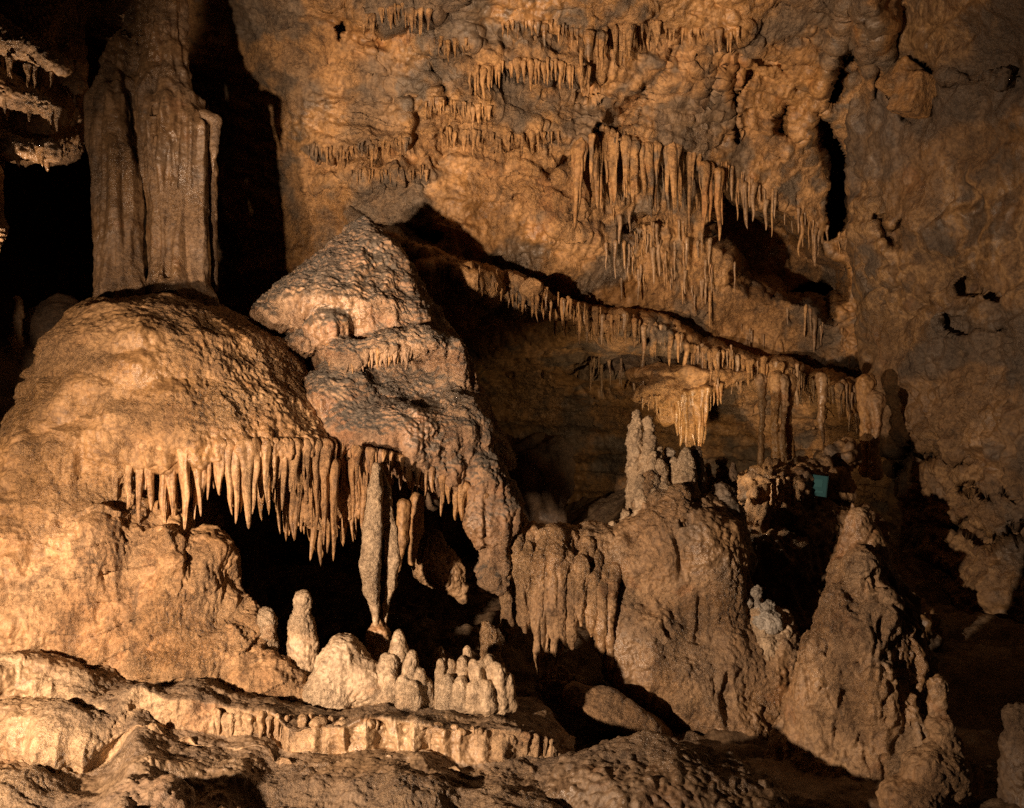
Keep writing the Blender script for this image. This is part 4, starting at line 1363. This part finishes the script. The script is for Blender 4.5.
# lumpy stack against its right flank
r = Rock().chain([(936, 690, 5.35, 7), (938, 710, 5.35, 8)], k=.04).pell(937, 688, 5.35, 9, 13, k=.02).pell(936, 706, 5.35, 7, 10, k=.02).pell(940, 726, 5.3, 14, 10, k=.02).pell(944, 744, 5.3, 17, 13, k=.03).pell(930, 772, 5.2, 26, 24, k=.04).pell(950, 778, 5.2, 20, 26, k=.04).pell(968, 778, 5.3, 14, 20, k=.04).pell(910, 800, 5.15, 30, 22, k=.06)
lump('stalagmite_stack', r, M_BROWN, 'lumpy brown stack of knobs against the right foot of the big cone', seed=9., h=.009)
r = Rock().pell(1018, 720, 5.2, 13, 14, k=.04).pell(1022, 745, 5.2, 18, 14, k=.04).pell(1018, 768, 5.2, 14, 14, k=.04).pell(1026, 795, 5.2, 24, 22, k=.05).chain([(1020, 715, 5.2, 8), (1024, 860, 5.2, 30)], k=.06)
lump('stalagmite_stack', r, M_DARK, 'dim knobbly stalagmite cut off by the right picture edge', seed=19., h=.009)

# ------------------------------------------------------------------ rocks on the floor
r = Rock().chain([(574, 690, 6.3, 8), (605, 702, 6.25, 11), (652, 726, 6.2, 9)], k=.06).ell(P(618, 714, 6.4), (.42, .34, .09), .12, .1, .38)
lump('boulder', r, M_BROWN, 'smooth slab-like boulder lying in front of the brown slope', 'boulder', seed=10., disp=lambda V, N: .03 * fbm(V, 3, 3, 1.) + .008 * fbm(V, 16, 3, 2.))
r = Rock().ell(P(655, 792, 5.0), (.66, .5, .24), .08, .2, .06).ell(P(585, 788, 5.1), (.34, .3, .16), .08).ell(P(735, 806, 4.9), (.3, .3, .12), .08)
lump('boulder', r, M_MUD, 'wide rough dark boulder at the bottom centre of the picture', 'boulder', seed=11., disp=lambda V, N: .05 * fbm(V, 3, 4, 1.) + .016 * billow(V, 13, 2, 2.))
r = Rock().ell(P(150, 806, 4.3), (.22, .2, .12), .06, .1, .05)
lump('boulder', r, M_DARK, 'dark rough rock half under the bottom left terrace edge', 'boulder', seed=13., disp=lambda V, N: .04 * fbm(V, 4, 4, 1.) + .012 * billow(V, 16, 2, 2.))
r = Rock().box(P(700, 790, 5.6), (1.2, .35, .10), .1, .05, -.12)
lump('floor_bank', r, M_MUD, 'low smooth mud bank between the brown slope and the cone foot', 'mud bank', seed=21., h=.02)

# ------------------------------------------------------------------ canopy with the lit curtain behind the crown, formations at the right
r = Rock()
r.ell(P(690, 374, 11.3), (.8, .6, .13), .15)
r.chain([(640, 396, 10.9, 8), (665, 392, 10.9, 11), (700, 384, 10.9, 11), (730, 376, 11.0, 9)], k=.14)
r.pell(690, 415, 10.9, 12, 32, .12, k=.08)
r.pell(666, 408, 10.95, 10, 16, .12, k=.08)
CAN = grow('flowstone_canopy', r, .016, M_CEIL, lambda V, N: .06 * fbm(V, 3, 3, 3.) + .02 * nz(V, 13, 3., st=(1, 1, .1)) + .02 * ridged(V, 4, 2, 5., st=(.4, .4, 2)), label='arched ochre flowstone canopy lit from below behind the crown', cat='flowstone')
for k in range(24):
    x = 640 + 82 * (k + rng.uniform(.1, .9)) / 24
    Y = 10.74 + rng.uniform(0, .1)
    tip = np.interp(x, [640, 672, 680, 704, 708, 722], [412, 418, 446, 446, 412, 402]) + rng.uniform(-6, 3)
    top = np.interp(x, [640, 690, 722], [398, 388, 382])
    hang(P(x, top, Y), (tip - top) * Y / F, 'drape', M_STAL, k % 7, parent=CAN, fat=rng.uniform(1., 1.4), name='drapery')

FG = 'brown shafts under the right end of the ledge'
for k, (x, top, bot, Y, w, lb) in enumerate([
    (761, 388, 462, 9.6, 3.2, 'thin brown shaft leftmost of the group left of the teal sign'),
    (776, 386, 470, 9.55, 4.2, 'thick gnarled brown shaft second in the group left of the teal sign'),
    (784, 388, 480, 9.5, 3.0, 'thin straight shaft in the middle of the group left of the teal sign'),
    (790, 388, 470, 9.6, 3.6, 'pale streaked shaft fused to the thin straight one left of the sign'),
    (822, 386, 452, 9.7, 3.2, 'long tapering shaft hanging above the teal sign'),
    (866, 392, 470, 9.7, 6.0, 'ribbed shaft where the ledge meets the right wall'),
    (876, 408, 474, 9.6, 5.0, 'short ribbed shaft leaning on the right wall')]):
    r = Rock().chain([(x, top - 8, Y, w * 1.8), (x + rng.uniform(-1, 1), top + 15, Y, w), (x + rng.uniform(-2, 2), (top + bot) / 2, Y, w * .9), (x + rng.uniform(-2, 2), bot, Y, w * (1.3 if k != 4 else .3))], k=.04)
    lump('rock_shaft', r, M_STAL if k % 2 else M_STALB, lb, 'stalactite', seed=k + 3., h=.011, group=FG, disp=lambda V, N: .022 * nz(V, 12, k, st=(1, 1, .25)) + .012 * fbm(V, 20, 2, k))
r = Rock()
for px, py, rx, rz, Y in [(752, 490, 14, 12, 9.5), (772, 480, 16, 16, 9.5), (790, 490, 18, 18, 9.4), (780, 510, 20, 20, 9.3), (760, 520, 22, 16, 9.2), (810, 475, 20, 12, 9.7), (836, 456, 18, 12, 10.2), (828, 488, 20, 20, 10.0),
                         (800, 530, 30, 20, 9.2), (840, 530, 34, 26, 9.4), (770, 560, 40, 30, 8.9), (830, 580, 50, 34, 9.0), (785, 610, 50, 30, 8.8), (860, 640, 80, 50, 8.9)]:
    r.pell(px, py, Y * .9, rx, rz, .32, k=.08)
grow('rubble_bank', r, .02, M_WALL, lambda V, N: .10 * ridged(V, 2.6, 4, 3.) - .08 + .05 * billow(V, 8, 3, 2., st=(1, 1, .5)), label='broken brown rock bank between the crown and the right wall', cat='rock bank')
for k, (x, top, bot, w) in enumerate([(779, 480, 520, 3), (787, 478, 526, 3), (794, 485, 530, 2.6), (772, 486, 515, 2.6), (852, 505, 535, 2.5)]):
    Y = 8.1 if k < 4 else 8.4
    r = Rock().chain([(x, top, Y, w), (x + 1, bot, Y, w * .6)], k=.03)
    lump('rock_shaft', r, M_STALB, ['ridge of flowstone down the bank under the gnarled shaft', 'long ridge of flowstone nearest the teal sign on its left', 'short flowstone ridge between the long ridge and the sign', 'faint flowstone ridge at the left edge of the bank', 'short rib of stone below and right of the teal sign'][k], 'flowstone', seed=k + 13., h=.011, group='flowstone ribs on the brown bank')

# ------------------------------------------------------------------ teal sign
def simple_mat(name, col, rough=.5):
    m = bpy.data.materials.new(name)
    m.use_nodes = True
    nt = m.node_tree
    b = nt.nodes['Principled BSDF']
    n = nt.nodes.new('ShaderNodeTexNoise')
    n.inputs['Scale'].default_value = 14
    n.inputs['Detail'].default_value = 5
    mx = nt.nodes.new('ShaderNodeMix')
    mx.data_type = 'RGBA'
    mx.inputs[6].default_value = (*col, 1)
    mx.inputs[7].default_value = (*[c * .6 for c in col], 1)
    nt.links.new(n.outputs[0], mx.inputs[0])
    nt.links.new(mx.outputs[2], b.inputs['Base Color'])
    b.inputs['Roughness'].default_value = rough
    return m


def box_mesh(name, sx, sy, sz, bev=.004):
    import bmesh
    bm = bmesh.new()
    bmesh.ops.create_cube(bm, size=1)
    for v in bm.verts:
        v.co = (v.co.x * sx, v.co.y * sy, v.co.z * sz)
    bmesh.ops.bevel(bm, geom=list(bm.edges), offset=bev, segments=2, affect='EDGES')
    me = bpy.data.meshes.new(name)
    bm.to_mesh(me)
    bm.free()
    return me


sp = P(817, 485.5, 8.27)
SIGN = bpy.data.objects.new('cave_sign', None)
COL.objects.link(SIGN)
SIGN.location = sp
SIGN.rotation_euler = (math.radians(-14), math.radians(7), math.radians(-16))
SIGN['label'] = 'small tilted teal information sign on the brown rock bank'
SIGN['category'] = 'sign'
s9 = 8.27 / F
M_TEAL = simple_mat('teal_board', (.012, .095, .115))
M_TEALD = simple_mat('teal_board_dark', (.01, .06, .07))
add('panel', box_mesh('panel', 19 * s9, .012, 21 * s9), M_TEAL, SIGN, (0, 0, 0))
for sx in (-1, 1):
    add('edge_strip', box_mesh('edge_strip', .006, .018, 22 * s9, .002), M_TEALD, SIGN, (sx * 9.7 * s9, 0, 0))
add('bracket', box_mesh('bracket', .10, .05, .08, .004), M_DARK, SIGN, (0, .03, -.04))
M_TEALL = simple_mat('teal_print', (.025, .13, .15))
add('print_panel', box_mesh('print_panel', 11 * s9, .004, 8 * s9, .001), M_TEALL, SIGN, (-.5 * s9, -.0085, 2.5 * s9))
add('print_panel', box_mesh('print_panel', 13 * s9, .004, 2.2 * s9, .001), M_TEALL, SIGN, (0, -.0085, -6 * s9))

# ------------------------------------------------------------------ ledges hanging in at the top left
led = Rock()
led.chain([(-60, -5, 7.9, 18), (10, 42, 7.9, 15), (62, 66, 7.9, 8)], k=.08)
led.chain([(-60, 60, 8.0, 18), (0, 88, 8.0, 17), (46, 104, 8.0, 10)], k=.08)
led.chain([(-60, 130, 8.1, 18), (0, 146, 8.1, 12), (50, 152, 8.1, 9)], k=.08)
led.box(P(-20, 70, 8.7), (.9, .4, .85), .2, .15)
led.box(P(50, -40, 9.0), (1.2, .9, .5), .3, .15)
led.chain([(70, 50, 8.6, 14), (76, 85, 8.5, 7), (77, 105, 8.5, 2)], k=.1)


def led_d(V, N):
    return .05 * fbm(V, 3, 3, 2.) + .02 * fbm(V, 10, 3, 4.) + .015 * billow(V, 20, 2, 3.)


LED = grow('hanging_ledge', led, .012, M_BROWN, led_d, lambda V, N: .5 * sstep(.1, .6, N[:, 2]), label='tiered rock ledge with dripping edges hanging at the top left corner', cat='rock ledge')
for k in range(20):
    x = rng.uniform(0, 58)
    tier = k % 3
    top = [70 + .35 * (x - 20), 106 + .25 * (x - 20), 156][tier]
    Y = [7.8, 7.9, 8.0][tier] + rng.uniform(0, .2)
    hang(P(x, top - 10, Y), rng.uniform(16, 30) * Y / F, 'small', M_ORANGE if tier == 2 else M_BROWN, k % 6, parent=LED, fat=rng.uniform(1.1, 1.6), name='drip')
r = Rock().chain([(-14, 170, 7.9, 14), (-8, 230, 7.9, 12), (-10, 260, 7.9, 6)], k=.05)
lump('hanging_rock', r, M_ORANGE, 'orange drip rock just showing at the left picture edge', 'rock', seed=31.)

r = Rock().box(P(914, 95, 9.15), (.17, .16, .20), .03, .03, .5, .15, .3).box(P(900, 78, 9.3), (.14, .2, .12), .03, .03, .2, .5, .1).box(P(925, 84, 9.2), (.22, .12, .035), .02, .02, .2, -.1, .1)
lump('hanging_rock', r, M_CEIL, 'pale angular rock fin jutting from the upper right wall with a black gap beside it', 'rock', seed=41., h=.01, disp=lambda V, N: .02 * fbm(V, 5, 4, 3.))

# dim things in the dark left of the mound
r = Rock().ell(P(55, 345, 9.2), (.4, .4, .5), .1, 0, .3).ell(P(20, 380, 8.8), (.4, .4, .35), .1).ell(P(5, 430, 8.4), (.35, .4, .6), .1).ell(P(10, 500, 8.0), (.4, .4, .7), .1)
lump('boulder', r, M_DARK, 'dark heaped boulder left of and behind the mound', 'boulder', seed=32., h=.016, disp=lambda V, N: .06 * fbm(V, 3, 4, 3.))
r = Rock().chain([(18, 300, 8.6, 3), (17, 330, 8.6, 4), (14, 352, 8.6, 8)], k=.04)
lump('stalagmite', r, M_STALB, 'thin dim stalagmite in the dark left of the mound', seed=33.)

# far left wall closing the cave
def left_wall():
    pk = np.array([-900, -500, -250, -60, 60.])
    vk = np.array([-500, -200, 100, 400, 700.])
    base = np.array([3.0, 5.2, 8.0, 11.5, 13.8])
    NU, NV = 200, 240
    u = np.linspace(-900, 60, NU)
    v = np.linspace(-500, 700, NV)
    Y = resample(np.repeat(base[None], 5, 0) * np.array([.8, .95, 1, 1, .9])[:, None], v, 0, vk)
    Y = resample(Y, u, 1, pk)
    px, py = np.meshgrid(u, v)
    V = P(px.ravel(), py.ravel(), Y.ravel()).astype(f32)
    Q = grid_quads(NV, NU)
    N = normals(V, Q)
    V = V + N * (.3 * fbm(V, .8, 4, 3.))[:, None]
    add('cave_wall_left', mesh_from('cave_wall_left', V, Q), M_DARK, kind='structure')


left_wall()
r = Rock().box((-4.9, 5.2, 2.2), (.85, .7, 4.2), .3, .1).ell((-4.75, 5.4, 1.2), (.8, .8, .9), .2).ell((-4.75, 5.0, 3.4), (.75, .8, .9), .2)  # unseen rock block, added out of view to shade the far left
grow('unseen_shade_rock', r, .05, M_WALL, lambda V, N: .12 * fbm(V, 1.4, 4, 3.), kind='structure')

# ------------------------------------------------------------------ lamps
def spot(name, pos, target, power, col, size=110, blend=.6, radius=.05):
    li = bpy.data.lights.new(name, 'SPOT')
    li.energy = power
    li.color = col
    li.spot_size = math.radians(size)
    li.spot_blend = blend
    li.shadow_soft_size = radius
    o = bpy.data.objects.new(name, li)
    COL.objects.link(o)
    o.location = pos
    o.rotation_euler = (Vector(target) - Vector(pos)).to_track_quat('-Z', 'Y').to_euler()
    return o


WARM = (1.0, .705, .47)
spot('floodlight', (-3.2, 1.6, .9), (-1.0, 6.1, .8), 2450, WARM, 94, 1.0, .07)
spot('floodlight', (-2.4, 1.1, 1.3), (.6, 10, 5.0), 3700, WARM, 50, 1.0, .07)
spot('floodlight', tuple(P(689, 468, 9.7)), tuple(P(692, 400, 10.9)), 70, (1.0, .7, .4), 130, .6, .03)
spot('floodlight', (-4.9, 7.0, 1.3), (-4.75, 8.0, 3.9), 650, WARM, 36, .7, .05)
spot('floodlight', tuple(P(672, 468, 8.3)), tuple(P(800, 480, 8.8)), 45, (1.0, .68, .4), 150, .6, .03)

W = bpy.data.worlds.new('World')
sc.world = W
W.use_nodes = True
bg = W.node_tree.nodes['Background']
bg.inputs[0].default_value = (1.0, .68, .45, 1)
bg.inputs[1].default_value = .006

cam = bpy.data.cameras.new('camera')
cam.sensor_width = 36
cam.lens = 36 * F / 1024
cam.clip_end = 200
co = bpy.data.objects.new('camera', cam)
COL.objects.link(co)
co.location = (0, 0, CAMZ)
co.rotation_euler = (math.pi / 2, 0, 0)
sc.camera = co

sc.view_settings.view_transform = 'Standard'
sc.view_settings.look = 'None'
sc.view_settings.exposure = 0
sc.view_settings.gamma = 1
sc.render.engine = 'CYCLES'
sc.cycles.use_denoising = False
sc.cycles.sample_clamp_indirect = 1.5
sc.cycles.caustics_reflective = False
sc.cycles.max_bounces = 5
sc.cycles.diffuse_bounces = 3
print('built in', time.time() - T0)
